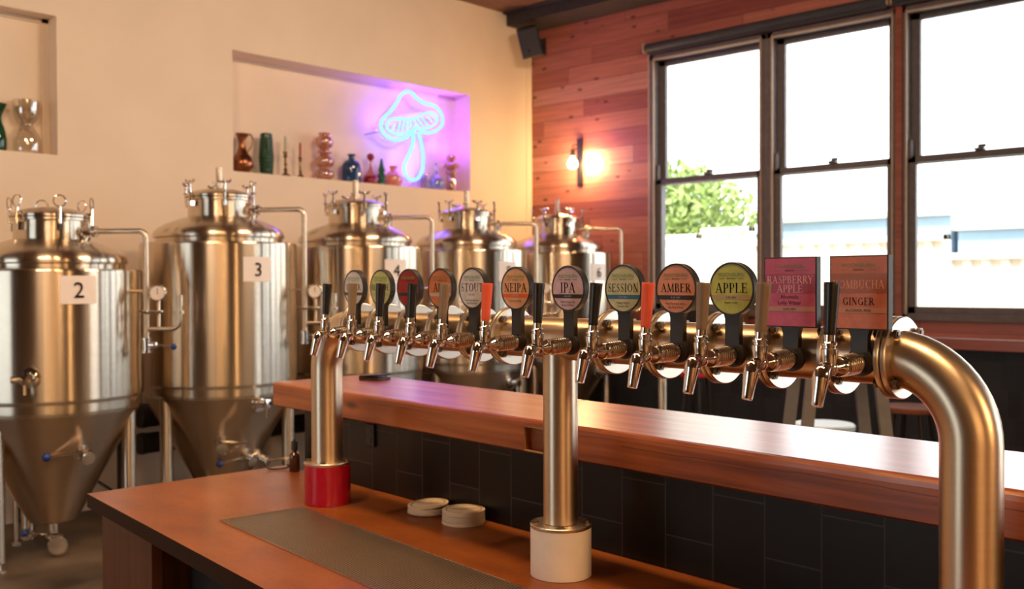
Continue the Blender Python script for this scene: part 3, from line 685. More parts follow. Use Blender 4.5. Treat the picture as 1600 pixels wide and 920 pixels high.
# ---------------------------------------------------------------- badges
GREENINK = simple('green_ink', (.12, .30, .05), .5, 0, .15)
MUTEDINK = simple('muted_green_ink', (.16, .20, .09), .5, 0, .15)
def labelmat(nm, col, var=.16): return simple(nm, col, .38, 0, var, 45, spec=.4)
PINKTXT = simple('pale_pink_ink', (.80, .36, .46), .5, 0, .05); ORTXT = simple('pale_orange_ink', (.78, .34, .22), .5, 0, .05)
BADGES = [
 ('white', (0.540, 0.520, 0.550), 'LAGER', (.05, .04, .05), ('4.2% ABV', 'Crisp Easy', 'Lager')),
 ('pale green', (0.420, 0.450, 0.190), 'BLONDE', (.34, .36, .22), ('4.2% ABV', 'Summer', 'Ale')),
 ('red', (0.248, 0.007, 0.011), '', (.012, .01, .01), ('', '', '')),
 ('orange', (0.460, 0.140, 0.050), 'APA', (.42, .34, .30), ('', 'Pale', 'Ale')),
 ('grey', (0.540, 0.520, 0.550), 'STOUT', None, ('5.4% ABV', 'Dark Chocolate and', 'Hints Roasty Nose')),
 ('tan', (0.600, 0.330, 0.190), 'NEIPA', (.62, .10, .02), ('6.0% ABV', 'Hazy Fruity Pale', '')),
 ('mauve', (0.520, 0.380, 0.460), 'IPA', (.012, .01, .01), ('6.5% ABV', 'Bitter Hoppy Ale', 'Strong and Bitter')),
 ('khaki', (0.500, 0.500, 0.320), 'SESSION', (.015, .13, .27), ('3.5% ABV', 'Happy Hoppy', 'Session Ale')),
 ('salmon', (0.620, 0.270, 0.170), 'AMBER', (.012, .01, .01), ('4.6% ABV', 'Malt Forward with a', 'Big Hop Nose')),
 ('green', (0.440, 0.480, 0.090), 'APPLE', (.42, .31, .16), ('5.0% ABV', 'Apple Cider', '')),
 ('pink', (0.500, 0.090, 0.190), 'RASPBERRY', (.46, .23, .18), ('4.0% ABV', 'Alcoholic', 'Lolly Water')),
 ('orange', (0.520, 0.155, 0.075), 'KOMBUCHA', (.50, .22, .10), ('ALCOHOL FREE', 'GINGER', '')),
]
BLAB = ['round pale grey badge ending in ER at the far end of the pipe',
 'round pale green badge ending in DE half hidden by a black handle',
 'round red tap badge with a black band behind a dark handle',
 'round orange tap badge with the letter A beside a wooden handle',
 'round grey tap badge reading STOUT', 'round tan tap badge reading NEIPA', 'round mauve tap badge reading IPA',
 'round khaki tap badge reading SESSION with a blue band', 'round salmon tap badge reading AMBER',
 'round yellow-green tap badge reading APPLE', 'square pink tap badge reading RASPBERRY APPLE', 'square orange tap badge reading KOMBUCHA GINGER']
def badge(i):
    nm, col, word, band, small = BADGES[i]; rect = i >= 10
    rt = thing('tap_badge', BLAB[i], 'tap badge', bar(TT[i], -.066, 1.466), BRZ, 'beer badges above the pipe')
    zc = .1235 if rect else .129; hw, hh, R = .0555, .066, .0535
    m = MB(); FM = frame((0, 0, 0), (0, -1, 0), (1, 0, 0))
    # ring that clamps round the shank, stem, and surround
    m.lathe([(.0140, -.006), (.0245, -.006), (.0255, -.005), (.0255, .005), (.0245, .006), (.0140, .006), (.0140, -.006)], 32, FM, cap=False)
    top = zc-hh+.004 if rect else zc-R+.010
    st = [(-.0165, .016), (.0165, .016), (.0165, top-.016), (.0195, top-.006), (.026, top), (-.026, top), (-.0195, top-.006), (-.0165, top-.016)]
    m.prism(st, -.0065, .0065, FM)
    if rect:
        m.prism([(-hw, zc-hh), (hw, zc-hh), (hw, zc+hh), (-hw, zc+hh)], -.0075, .0075, FM)
        m.prism([(-hw, zc+hh-.002), (hw, zc+hh-.002), (hw, zc+hh), (-hw, zc+hh)], .0075, .0088, FM); m.prism([(-hw, zc-hh), (hw, zc-hh), (hw, zc-hh+.002), (-hw, zc-hh+.002)], .0075, .0088, FM)
        m.prism([(-hw, zc-hh), (-hw+.002, zc-hh), (-hw+.002, zc+hh), (-hw, zc+hh)], .0075, .0088, FM); m.prism([(hw-.002, zc-hh), (hw, zc-hh), (hw, zc+hh), (hw-.002, zc+hh)], .0075, .0088, FM)
    else:
        C = frame((0, 0, zc), (0, -1, 0), (1, 0, 0))
        m.lathe([(.0001, -.0085), (R-.003, -.0085), (R, -.006), (R, .0088), (R-.0008, .0096), (R-.0038, .0096), (R-.0042, .0085), (.0001, .0085)], 56, C)
    m.build('badge_surround', BADGEBLK, rt, bevel=.0008 if rect else 0)
    C = frame((0, -.0087, zc), (0, -1, 0), (1, 0, 0))
    m = MB(); Rf = R-.0044
    if rect: m.prism([(-hw+.0022, -hh+.0022), (hw-.0022, -hh+.0022), (hw-.0022, hh-.0022), (-hw+.0022, hh-.0022)], -.001, .0002, C)
    else: m.lathe([(Rf, -.0005), (Rf, .0002)], 56, C)
    f = m.build('label_face', labelmat(nm.replace(' ', '_') + '_label', col), rt, smooth=False); f['label'] = nm + ' label'
    if rect:
        d = tuple(c*.66 for c in col); m = MB(); m.prism([(-hw+.0022, -.002 if i == 10 else -.001), (hw-.0022, -.002 if i == 10 else -.001), (hw-.0022, .034), (-hw+.0022, .034)], .0002, .0004, C)
        q = m.build('title_panel', labelmat('deep_' + nm + '_panel', d, .06), f, smooth=False)
    if band:
        m = MB(); y0, y1 = (-.036, -.027) if rect else (-.0222, -.0134)
        if i == 9: y0, y1 = -.0207, -.0120
        if rect: m.prism([(-hw+.0022, y0), (hw-.0022, y0), (hw-.0022, y1), (-hw+.0022, y1)], .0002, .00045, C)
        else: m.prism([(-sqrt(Rf*Rf-y0*y0), y0), (sqrt(Rf*Rf-y0*y0), y0), (sqrt(Rf*Rf-y1*y1), y1), (-sqrt(Rf*Rf-y1*y1), y1)], .0002, .00045, C)
        m.build('colour_band', simple(nm + '_band', band, .4, 0, .05), f, smooth=False)
    mt = lambda y: C @ Matrix.Translation((0, y, 0))
    g = MB(); m = MB()
    if not rect:
        sans(g, 'MOONBURN', .0078, mt(.0285), .0005, .060)
        sans(m, 'BREWING', .0032, mt(.0208), .0005, .026)
        for s_ in (-1, 1): m.prism([(s_*.016, .0205), (s_*.029, .0205), (s_*.029, .0211), (s_*.016, .0211)][::s_], .0004, .0005, C)
        if word: roman(m, word, {'STOUT': .0215, 'NEIPA': .0215, 'IPA': .0235, 'SESSION': .0185, 'AMBER': .0180, 'APPLE': .0198, 'APA': .022}.get(word, .018), mt(.0022), .0006, .0885)
        if small[1]: sans(m, small[1], .0046, mt(-.0262 if i == 9 else -.0305), .0006, .052)
        if small[2]: sans(m, small[2], .0046, mt(-.0382), .0006, .040)
        if small[0] and band is None or i == 9: sans(m, small[0], .0042, mt(-.0165), .0006, .03)
        if small[0] and band and i != 9:
            bl = MB(); sans(bl, small[0], .0042, mt(-.0178), .0006, .030); bl.build('band_lettering', simple('band_text_grey', (.35, .33, .32), .5), f, smooth=False)
    else:
        sans(g, 'MOONBURN', .0078, mt(.0485), .0005, .066); sans(m, 'BREWING', .0032, mt(.0405), .0005, .036)
        for s_ in (-1, 1): m.prism([(s_*.021, .0403), (s_*.033, .0403), (s_*.033, .0408), (s_*.021, .0408)][::s_], .0004, .0005, C)
        tx = MB()
        if i == 10:
            roman(tx, 'RASPBERRY', .0145, mt(.0235), .0006, .098); roman(tx, 'APPLE', .0145, mt(.0065), .0006, .058)
            sans(m, 'Alcoholic', .0072, mt(-.0085), .0006); sans(m, 'Lolly Water', .0072, mt(-.0195), .0006)
        else:
            roman(tx, 'KOMBUCHA', .0150, mt(.0145), .0006, .098); roman(m, 'GINGER', .0135, mt(-.0155), .0006, .060)
        tx.build('pale_lettering', PINKTXT if i == 10 else ORTXT, f, smooth=False)
        sans(m, small[0], .0048, mt(-.0315), .0007, .054)
    g.build('brand_lettering', MUTEDINK if i in (8, 9, 10, 11, 3) else GREENINK, f, smooth=False)
    m.build('lettering', INK, f, smooth=False)
for i in range(12): badge(i)

# ---------------------------------------------------------------- things on the counter and shelf
COAST = simple('coaster_board', (.66, .52, .36), .7, 0, .05, 30)
COASTE = simple('coaster_edge', (.60, .50, .40), .75, 0, .05, 30)
PRINT = simple('coaster_print', (.16, .12, .06), .6, 0, .05)
def coaster(loc, rz, tilt, label, grp, printed=False, R=.064, T=.0039):
    rt = thing('beer_coaster', label, 'coaster', loc, rz, grp); rt.rotation_euler = (tilt[0], tilt[1], rz)
    m = MB(); m.m = 1; m.lathe([(R, 0), (R, T-.0002)], 48, None); m.m = 0; m.lathe([(R, T-.0002), (R-.0003, T)], 48, None); b = m.build('coaster_disc', [COAST, COASTE], rt)
    if printed:
        m = MB(); m.lathe([(R-.0125, T+.0002), (R-.0095, T+.0002)], 48, None, cap=False)
        sans(m, 'MOONBURN', .012, Matrix.Translation((0, .003, T)), .0002, .086); sans(m, 'BREWING', .004, Matrix.Translation((0, -.010, T)), .0002, .04)
        m.build('print', PRINT, b, smooth=False)
rnd = random.Random(2)
cR = bar(-.567, .158, WT); cL = bar(-.735, .158, WT)
# right stack
z = .0002
for k in range(10):
    last = k == 9
    dx, dy = (rnd.uniform(-.001, .001), rnd.uniform(-.001, .001)) if k else (-.003, -.001)
    coaster(cR + V((dx, dy, z)), BRZ+.9 if last else rnd.uniform(0, 6), (0, 0), 'printed round coaster on top of the taller coaster stack, nearer the white sleeve' if last else 'plain-edged round coaster inside the taller coaster stack', 'coasters in the taller stack', last)
    z += .00395
z = .0002
for k in range(6):
    last = k == 5
    dx, dy = [(-.004, .012), (.004, .0), (.005, -.001), (.004, 0), (.003, -.001), (.000, .006)][k]
    q = V((ET.x*dy+EN.x*dx, ET.y*dy+EN.y*dx, 0)) * -1
    lab = 'printed round coaster on top of the shorter, slipped coaster stack' if last else ('bottom coaster sticking out under the shorter coaster stack' if k == 0 else 'plain-edged round coaster inside the shorter, slipped coaster stack')
    coaster(cL + q + V((0, 0, z)), BRZ+.35 if last else rnd.uniform(0, 6), (.06, -.06) if last else (0, 0), lab, 'coasters in the shorter stack', last)
    z += .00395 if k < 4 else .0082
# small dark bottle by the far end of the tiles
BROWN = glass('brown_glass', (.10, .035, .015), .5)
t = thing('brown_bottle', 'small brown dropper bottle at the far end of the counter by the tiles', 'bottle', bar(-1.615, .19, WT+.0002))
m = MB(); m.lathe([(.0001, 0), (.0185, 0), (.02, .003), (.02, .055), (.0185, .066), (.0105, .074), (.0095, .09)], 28); m.build('bottle_body', BROWN, t)
m = MB(); m.lathe([(.0125, .082), (.0125, .112), (.011, .116), (.0045, .12), (.0035, .126), (.0001, .127)], 24); m.build('cap', BLACK, t)
t = thing('black_cable', 'short loop of black cable on the counter edge beside the brown bottle', 'cable', bar(-1.69, .165, WT+.004))
m = MB(); m.tube(smoothpts([(-.035, .045, .018), (-.03, .02, .002), (.0, .0, 0), (.02, -.02, .003), (.02, -.045, .016), (.0, -.06, .022)], 6), .0033, 8); m.build('cable_loop', BLACK, t)
t = thing('black_wallet', 'small black folded wallet lying on the timber shelf', 'wallet', bar(-1.53, .50, 1.2292), BRZ+.25)
m = MB(); m.box((-.05, -.04, 0), (.05, .04, .010)); m.build('lower_flap', BLACK, t, bevel=.003, smooth=False)
m = MB(); m.add([(-.05, -.04, .0105), (.052, -.04, .018), (.052, .04, .018), (-.05, .04, .0105), (-.05, -.04, .0155), (.052, -.04, .024), (.052, .04, .024), (-.05, .04, .0155)], [[0,3,2,1],[4,5,6,7],[0,1,5,4],[1,2,6,5],[2,3,7,6],[3,0,4,7]]); m.build('upper_flap', BLACK, t, bevel=.002, smooth=False)

# ================================================================ FERMENTERS
RG = V((.684, -.729, 0)); TW = V((-.729, -.684, 0))            # sideways and towards the counter
def lp(r, tw, z): return RG*r + TW*tw + V((0, 0, z))
def valve(parent, pos, out, lever, knob=True, s=1.0, name='valve', plate=True):
    out = V(out).normalized(); lever = V(lever).normalized(); F = frame(pos, out)
    m = MB(); m.lathe([(.012*s, -.03), (.012*s, .01), (.025*s, .011), (.025*s, .020), (.014*s, .021), (.014*s, .03), (.021*s, .032), (.021*s, .066), (.014*s, .068), (.014*s, .08), (.025*s, .081), (.025*s, .090), (.016*s, .091), (.010*s, .0915)], 18, F)
    c = V(pos) + out*.049*s
    m.lathe([(.010*s, .015*s), (.010*s, .034*s)], 10, frame(c, lever.cross(out) if abs(lever.dot(out)) < .95 else (0, 0, 1)))
    v = m.build(name, CHROME, parent)
    up = lever.cross(out); up = up if up.z > 0 else -up
    m = MB(); a = c + up*.034*s; m.tube([a - lever*.02*s, a, a + lever*.13*s], .0055*s, 8); m.build('lever', CHROME, v)
    if knob:
        m = MB(); m.sphere(a + lever*.14*s, .017*s, 14); m.build('knob', BLUEK, v)
    return v
def gauge(parent, pos, face):
    m = MB(); F = frame(pos, face); m.lathe([(.0001, -.018), (.044, -.018), (.05, -.012), (.05, .008), (.046, .012), (.043, .012), (.042, .008), (.0001, .008)], 28, F); g = m.build('pressure_gauge', STEEL, parent)
    m = MB(); m.lathe([(.041, .0085), (.0001, .0086)], 28, F); 
    d = m.build('dial', PAPER, g)
    m = MB(); m.box((-.002, -.008, .0088), (.002, .028, .0092), F); m.build('needle', INK, d, smooth=False)
def tank(num, cx, dz, label, legs, toggles, valves):
    cy = -.92
    t = thing('fermentation_tank', label, 'tank', (cx, cy, 0), 0, 'steel fermenters along the cream wall')
    ZT = 1.880 + dz; RJ = .515
    m = MB(); m.lathe([(.483, .862), (.498, .868), (.504, .885), (.506, .935), (RJ-.003, .945), (RJ, .955), (RJ, ZT-.012), (RJ-.004, ZT-.003), (RJ-.012, ZT), (.43, ZT+.002)], 96, None, cap=False, hold=True); m.build('jacket', STEEL, t)
    m = MB(); m.lathe([(.418, ZT), (.420, ZT+.030), (.432, ZT+.036), (.434, ZT+.048), (.432, ZT+.062), (.425, ZT+.078), (.405, ZT+.098), (.36, ZT+.125), (.30, ZT+.150), (.215, ZT+.178)], 96, None, cap=False); m.build('shoulder', STEEL, t)
    zn = ZT+.168
    m = MB(); m.lathe([(.208, zn), (.206, zn+.008), (.204, zn+.095), (.204, zn+.122), (.222, zn+.124), (.222, zn+.138)], 64, None, cap=False, hold=True); m.build('hatch_neck', STEEL, t)
    zl = zn+.142
    m = MB(); m.lathe([(.222, zl), (.224, zl+.002), (.224, zl+.014), (.219, zl+.020), (.18, zl+.040), (.12, zl+.055), (.05, zl+.063), (.0001, zl+.064)], 64); l = m.build('hatch_lid', STEEL, t)
    m = MB(); m.lathe([(.204, zl-.004), (.226, zl-.004), (.226, zl+.001), (.204, zl+.001)], 48, None, cap=False); m.build('gasket', BLACK, l)
    if not toggles:
        m = MB(); m.lathe([(.022, zl+.055), (.022, zl+.085), (.034, zl+.086), (.034, zl+.098), (.021, zl+.099), (.021, zl+.198), (.024, zl+.199), (.024, zl+.206), (.0001, zl+.207)], 20); m.build('lid_spout', STEEL, t)
        m = MB(); m.tube([(-.034, -.03, zl+.092), (-.075, -.05, zl+.10)], .005, 8); m.tube([(.034, .02, zl+.092), (.06, .03, zl+.10)], .005, 8); m.build('clamp_lever', CHROME, t)
    for k in range(6):
        a = rad(20+60*k) if toggles else rad(8+60*k); c, s_ = cos(a), sin(a)
        if toggles:
            m = MB(); m.cbox((.222*c, .222*s_, zn+.085), (.02, .02, .05)); m.tube([(.236*c, .236*s_, zn+.10), (.236*c, .236*s_, zl+.055)], .009, 8)
            R = [V((.236*c, .236*s_, zl+.088)) + V((-s_, c, 0))*(.034*cos(q*pi/9)) + V((0, 0, .034*sin(q*pi/9))) for q in range(18)]
            m.tube(R, .0042, 6, closed=True); m.tube([(.20*c, .20*s_, zl+.022), (.24*c, .24*s_, zl+.020)], .010, 8); m.build('toggle_clamp', CHROME, t)
        else:
            m = MB(); m.cbox((.225*c, .225*s_, zn+.095), (.03, .03, .03)); m.tube([(.238*c, .238*s_, zn+.09), (.238*c, .238*s_, zl+.092)], .0075, 8)
            m.lathe([(.014, zl+.022), (.018, zl+.026), (.018, zl+.034), (.014, zl+.038)], 10, Matrix.Translation((.238*c, .238*s_, 0)))
            e = V((-s_, c, 0)); p = V((.238*c, .238*s_, zl+.092))
            m.tube([p-e*.042+V((0, 0, .014)), p-e*.03, p+e*.03, p+e*.042+V((0, 0, .014))], .0085, 8); m.sphere(p, .014, 10); m.build('wing_nut_clamp', CHROME, t)
    m = MB(); m.lathe([(.496, .88), (.494, .862), (.140, .205), (.128, .195), (.10, .194), (.040, .19)], 80, None, hold=True); m.build('cone', CONE, t)
    m = MB(); m.lathe([(.028, .20), (.028, .10), (.045, .098), (.045, .086), (.028, .084), (.026, .06), (.0001, .059)], 24, hold=True); m.build('outlet', STEEL, t)
    for (r, tw) in legs:
        p = lp(r, tw, 0); m = MB(); m.lathe([(.05, .0), (.05, .010), (.022, .016), (.022, .05), (.042, .052), (.042, .90)], 28, Matrix.Translation(p), hold=True); m.build('leg', STEEL, t)
        zt = .78
    # number plate, facing the room
    zp = (1.70 if not toggles else 1.577); hw = .0975; hh = .079; xp = -.028 if not toggles else -.055
    am = math.asin(hw/RJ); m = MB(); n = 10; vs = []; fs = []
    ph0 = -pi/2 + xp/RJ
    for i in range(n+1):
        a = ph0 - am + 2*am*i/n
        for z in (-hh, hh): vs.append(((RJ+.0018)*cos(a), (RJ+.0018)*sin(a), zp+z))
    fs = [[2*i, 2*i+2, 2*i+3, 2*i+1] for i in range(n)]; m.add(vs, fs); pl = m.build('number_plate', PAPER, t)
    m = MB(); sans(m, num, .088, frame((RJ*cos(ph0), RJ*sin(ph0)-.004, zp), (cos(ph0), sin(ph0), 0), (-sin(ph0), cos(ph0), 0)), .004, .06)
    m.build('number', INK, pl, smooth=False)
    # blow-off pipe
    zt = zn+.06; zb = 1.235
    P = [lp(.19, .0, zt), lp(.30, .03, zt)] + [lp(.55, .06, zt)] + [lp(.55+.042*sin(q*pi/12), .06, zt-.042+.042*cos(q*pi/12)) for q in range(1, 6)] + [lp(.592, .06, zt-.042), lp(.592, .06, 1.6), lp(.592, .06, zb)]
    m = MB(); m.tube(P, .0165, 16); m.lathe([(.034, -.012), (.034, .012)], 18, frame(lp(.27, .02, zt), RG)); bp = m.build('blow_off_pipe', STEEL, t)
    m = MB(); m.tube([lp(.50, .05, zb+.33), lp(.592, .06, zb+.33)], .009, 8); m.lathe([(.022, -.012), (.022, .012)], 14, frame(lp(.592, .06, zb+.33), (0, 0, 1))); m.build('pipe_bracket', STEEL, bp)
    za = zb+.105
    m = MB(); m.tube([lp(.592, .06, za), lp(.74, .06, za)] + [lp(.74+.05*sin(q*pi/10), .06, za+.05-.05*cos(q*pi/10)) for q in range(1, 6)] + [lp(.79, .06, za+.20)], .0145, 14)
    for q in (.10,): m.lathe([(.028, -.008), (.028, .008)], 16, frame(lp(.79, .06, za+q), (0, 0, 1)))
    m.lathe([(.020, 0), (.020, .06)], 14, frame(lp(.79, .06, za+.14), (0, 0, 1)))
    m.build('side_arm', STEEL, bp)
    for (rr, zz) in ((.592, za+.10), (.665, za+.10)):
        m = MB(); m.lathe([(.027, -.009), (.029, 0), (.027, .009)], 16, frame(lp(rr, .06, zz), (0, 0, 1))); m.tube([lp(rr-.05, .085, zz+.008), lp(rr, .09, zz), lp(rr+.04, .085, zz)], .006, 8); m.build('pipe_clamp', CHROME, bp)
    m = MB(); m.tube([lp(.665, .06, za), lp(.665, .06, za+.17)], .011, 10); m.build('gauge_stem', STEEL, bp)
    gauge(bp, lp(.665, .07, za+.215), TW)
    m = MB(); m.lathe([(.030, -.045), (.030, -.035), (.022, -.034), (.022, .03), (.030, .031), (.030, .042)], 18, frame(lp(.592, .06, zb+.01), (0, 0, 1))); m.lathe([(.014, 0), (.02, .02), (.02, .06), (.012, .065)], 14, frame(lp(.592, .06, zb+.01), RG)); v = m.build('pipe_valve', CHROME, bp)
    m = MB(); m.tube([lp(.65, .07, zb+.01), lp(.75, .08, zb)], .005, 8); m.build('lever', CHROME, v); m = MB(); m.sphere(lp(.76, .08, zb), .019, 14); m.build('knob', BLUEK, v)
    # fitting on the shoulder at the foot of the hatch
    pf = lp(.24, .13, ZT+.150); m = MB(); F = frame(pf, lp(.5, .35, .75)); m.lathe([(.024, -.03), (.024, .03), (.036, .031), (.036, .05), (.024, .051), (.024, .075), (.0001, .076)], 18, F); m.tube([pf+V((0, 0, .07)), pf+lp(.09, .02, .085)], .006, 8); m.build('pressure_relief_valve', CHROME, t)
    for vv in valves:
        kind, r, z = vv[:3]
        if kind == 'sample':
            R = RJ if z > .95 else .140+(z-.2)*(.356/.66); tw = sqrt(max(.001, R*R-r*r)); p = lp(r, tw, z); o = lp(r, tw, 0)
            m = MB(); F = frame(p, o); m.lathe([(.058, -.01), (.058, .006), (.036, .008), (.026, .012), (.022, .04), (.022, .08), (.031, .082), (.031, .108), (.010, .112)], 20, F)
            q = p + o.normalized()*.09; m.tube([q, q + V((0, 0, -.085))], .011, 8); sv = m.build('sample_valve', CHROME, t)
            m = MB(); m.tube([q, q + RG*-.06 + TW*.04], .017, 8); m.build('turn_handle', CHROME, sv)
        else:
            R = .140+(z-.2)*(.356/.66); tw = sqrt(max(.001, R*R-r*r)); p = lp(r, tw-.004, z); o = lp(r, tw, -.12)
            m = MB(); m.lathe([(.05, -.02), (.05, .004), (.03, .006)], 20, frame(p, lp(r, tw, -.17))); m.build('port', STEEL, t)
            valve(t, p, o, vv[3], vv[4], vv[5] if len(vv) > 5 else 1)
    return t
L3 = [(.46, .0), (-.236, .39), (-.236, -.39)]
lev = lambda r, z, tw=.2: tuple(lp(r, tw, z))
tk = tank('2', -5.339, -.185, 'squat nearest fermenter numbered 2 with ring-pull hatch clamps', [(.445, -.03), (-.115, .425), (-.31, -.32)], True,
     [('sample', .112, 1.094), ('ball', .282, .639, lev(-1, -.12), True, 1.5)])
valve(tk, lp(.03, .02, .075), tuple(lp(.45, .9, 0)), lev(-1, .1, .1), True, 1.35, 'bottom_valve')
m = MB(); m.tube([(0, .0, .12), lp(.03, .02, .075)], .02, 12); m.build('bottom_elbow', CHROME, tk)
m = MB(); m.lathe([(.052, 0), (.055, .006), (.052, .012), (.02, .013), (.0001, .0135)], 24, frame(lp(.085, .13, .07), lp(.3, .95, 0))); m.build('bottom_clamp', CHROME, tk)
m = MB(); m.lathe([(.03, .0), (.03, .012), (.013, .016), (.013, .30)], 14, Matrix.Translation(lp(-.30, -.15, 0))); m.build('drain_rod', STEEL, tk)
tank('3', -4.216, 0, 'tall fermenter numbered 3, second from the end nearest the camera', L3, False,
     [('sample', .347, .833), ('ball', .103, .574, lev(1, -.02), False, 1.45), ('ball', .215, .465, lev(-1, -.25), True, 1.4), ('ball', .262, .44, lev(1, .12), False, 1.4)])
tank('4', -3.054, 0, 'steel fermenter numbered 4, the middle one of the five along the cream wall', L3, False, [('sample', .36, .80), ('ball', .1, .5, lev(-1, -.2), True)])
tank('5', -1.863, 0, 'steel fermenter numbered 5, whose plate is half hidden behind the NEIPA badge', L3, False, [('sample', .36, .781), ('ball', .1, .5, lev(-1, -.2), True)])
tank('6', -.664, 0, 'farthest steel fermenter numbered 6 in front of the cedar wall', L3, False, [('sample', .36, .79)])

# black hoses along the foot of the cream wall
HOSE = simple('black_pipe_lagging', (.018, .016, .016), .55, 0, .2)
for zz, rr, lb in ((.66, .085, 'upper thick black lagged pipe running along the cream wall behind the tanks'), (.46, .075, 'lower thick black lagged pipe running along the cream wall behind the tanks')):
    t = thing('lagged_pipe', lb, 'pipe', (-3.0, -.20, zz)); m = MB(); m.tube([(-1.45, 0, 0), (0, 0, 0), (2.6, 0, 0)], rr, 20); m.build('pipe_lagging', HOSE, t)
    for xx in (-1.42, .6, 2.3):
        m = MB(); m.lathe([(rr+.004, -.015), (rr+.004, .015)], 20, frame((xx, 0, 0), (1, 0, 0))); m.box((xx-.015, .0, -.02), (xx+.015, .199, .02)); m.build('pipe_bracket', DARKSTEEL, t)
t = thing('cross_brace', 'thin black crossed bracing rods against the cream wall behind tank 2', 'brace', (-4.86, -.012, 0))
for a, b in (((-.34, 0, .08), (.34, 0, .62)), ((.34, -.02, .08), (-.34, -.02, .62))):
    m = MB(); m.tube([a, b], .009, 8); m.build('brace_rod', DARKSTEEL, t)
for x in (-.35, .35):
    m = MB(); m.box((x-.015, -.03, 0), (x+.015, .0, .70)); m.build('brace_upright', DARKSTEEL, t)

# ================================================================ NICHE ORNAMENTS
NY = .105
def orn(name, label, cat, x, y=NY): return thing(name, label, cat, (x, y, NZ0+.0003), 0, 'ornaments in the wall niches')
def lathed(name, label, cat, x, prof, mat, part='glass_body', seg=32, y=NY):
    t = orn(name, label, cat, x, y); m = MB(); m.lathe([(max(.0001, p.x), p.y) for p in smoothpts([(a, b, 0) for a, b in prof], 3)], seg); m.build(part, mat, t, angle=60); return t
t = lathed('copper_jug', 'dark copper jug with a thin looped handle, first in the long niche', 'jug', -3.409, [(.05, 0), (.055, .004), (.082, .045), (.088, .085), (.075, .125), (.045, .165), (.030, .205), (.028, .245), (.036, .285), (.052, .318), (.046, .318), (.026, .27), (.0001, .26)], COPPER, 'jug_body')
m = MB(); m.tube(smoothpts([(.040, 0, .300), (.075, 0, .325), (.098, 0, .29), (.095, 0, .245), (.062, 0, .19), (.045, 0, .160)], 6), .006, 8); m.build('handle', COPPER, t)
GREENG = glass('dark_green_glass', (.006, .07, .03), .75); 
pr = [(.052, 0), (.060, .006)]
for k in range(12): pr += [(.066-.0022*abs(k-5)*.8, .012+k*.026), (.0605-.0022*abs(k-5)*.8, .012+k*.026+.013)]
pr += [(.050, .335), (.046, .345), (.040, .345), (.045, .32), (.0001, .31)]
lathed('green_vase', 'dark green ribbed cylinder vase beside the copper jug', 'vase', -3.181, pr, GREENG, 'vase_body')
def candlestick(x, h, cm, lab, hc, rr):
    t = orn('candlestick', lab, 'candlestick', x); m = MB(); s_ = h
    m.lathe([(.048*rr, 0), (.050*rr, .006), (.040*rr, .016), (.020*rr, .030), (.012*rr, .045), (.018*rr, .060), (.010*rr, .075), (.009, h*.45), (.017*rr, h*.50), (.009, h*.55), (.010, h*.75), (.018*rr, h*.82), (.011, h*.88), (.021*rr, h*.93), (.021*rr, h), (.0001, h)], 24); m.build('brass_stick', BRASS, t)
    m = MB(); m.lathe([(.0105, h), (.0105, h+hc-.02), (.004, h+hc), (.0001, h+hc)], 14); m.build('candle', cm, t)
candlestick(-2.994, .215, simple('sage_wax', (.38, .42, .28), .5), 'larger brass candlestick with a pale green candle', .135, 1)
candlestick(-2.846, .185, simple('red_wax', (.32, .05, .035), .5), 'thinner brass candlestick with a red candle', .125, .8)
AMB = glass('amber_pink_glass', (.74, .36, .22), .28, .9)
pr = [(.062, 0)]
for zc, rz, r in ((.055, .05, .078), (.165, .055, .082), (.252, .026, .062), (.335, .058, .076)):
    for k in range(9):
        a = -1.15+2.3*k/8; pr.append((r*cos(a)**.6, zc+rz*sin(a)))
pr += [(.05, .405), (.055, .412)]
lathed('bulged_vase', 'tall amber pink vase of stacked bulges in the middle of the niche', 'vase', -2.594, pr, AMB, 'vase_body')
BLUEG2 = glass('cobalt_glass', (.03, .085, .22), .7)
lathed('blue_bottle', 'squat cobalt blue bottle with a short neck', 'bottle', -2.301, [(.072, 0), (.082, .008), (.086, .05), (.086, .12), (.078, .165), (.05, .198), (.028, .208), (.028, .240), (.036, .248), (.036, .256), (.0001, .256)], BLUEG2)
CLEARP = glass('pale_rose_glass', (.80, .45, .50), .25, .3); REDG = glass('ruby_glass', (.42, .02, .05), .6)
t = orn('ruby_decanter', 'pink decanter with a red ball stopper', 'decanter', -2.083)
m = MB(); m.lathe([(.055, .075), (.040, .105), (.020, .14), (.011, .17), (.011, .205), (.018, .21), (.018, .216)], 28, None, cap=False); m.build('neck', CLEARP, t)
m = MB(); m.lathe([(.04, 0), (.062, .012), (.068, .035), (.065, .055), (.055, .075), (.0001, .075)], 28); m.build('red_base', REDG, t)
m = MB(); m.sphere((0, 0, .252), .034, 24); m.build('stopper', REDG, t)
GR2 = glass('emerald_glass', (.05, .25, .12), .5)
t = lathed('green_bottle', 'small green bottle with a pointed stopper beside the red-stoppered decanter', 'bottle', -1.956, [(.036, 0), (.042, .006), (.042, .03), (.030, .06), (.026, .062), (.040, .085), (.036, .10), (.022, .125), (.018, .13)], GR2)
m = MB(); m.lathe([(.032, .13), (.034, .135), (.018, .19), (.008, .245), (.0001, .25)], 20); m.build('stopper', GR2, t)
ORG = glass('orange_glass', (.90, .42, .20), .45, .5)
lathed('orange_vase', 'round ribbed orange glass vase left of the glowing mushroom stem', 'vase', -1.80, [(.04, 0), (.070, .012), (.088, .055), (.084, .095), (.060, .125), (.036, .145), (.030, .165), (.040, .185), (.038, .195)], ORG, seg=14, y=.122)
CLR = glass('smoky_clear_glass', (.70, .62, .66), .12, .5)
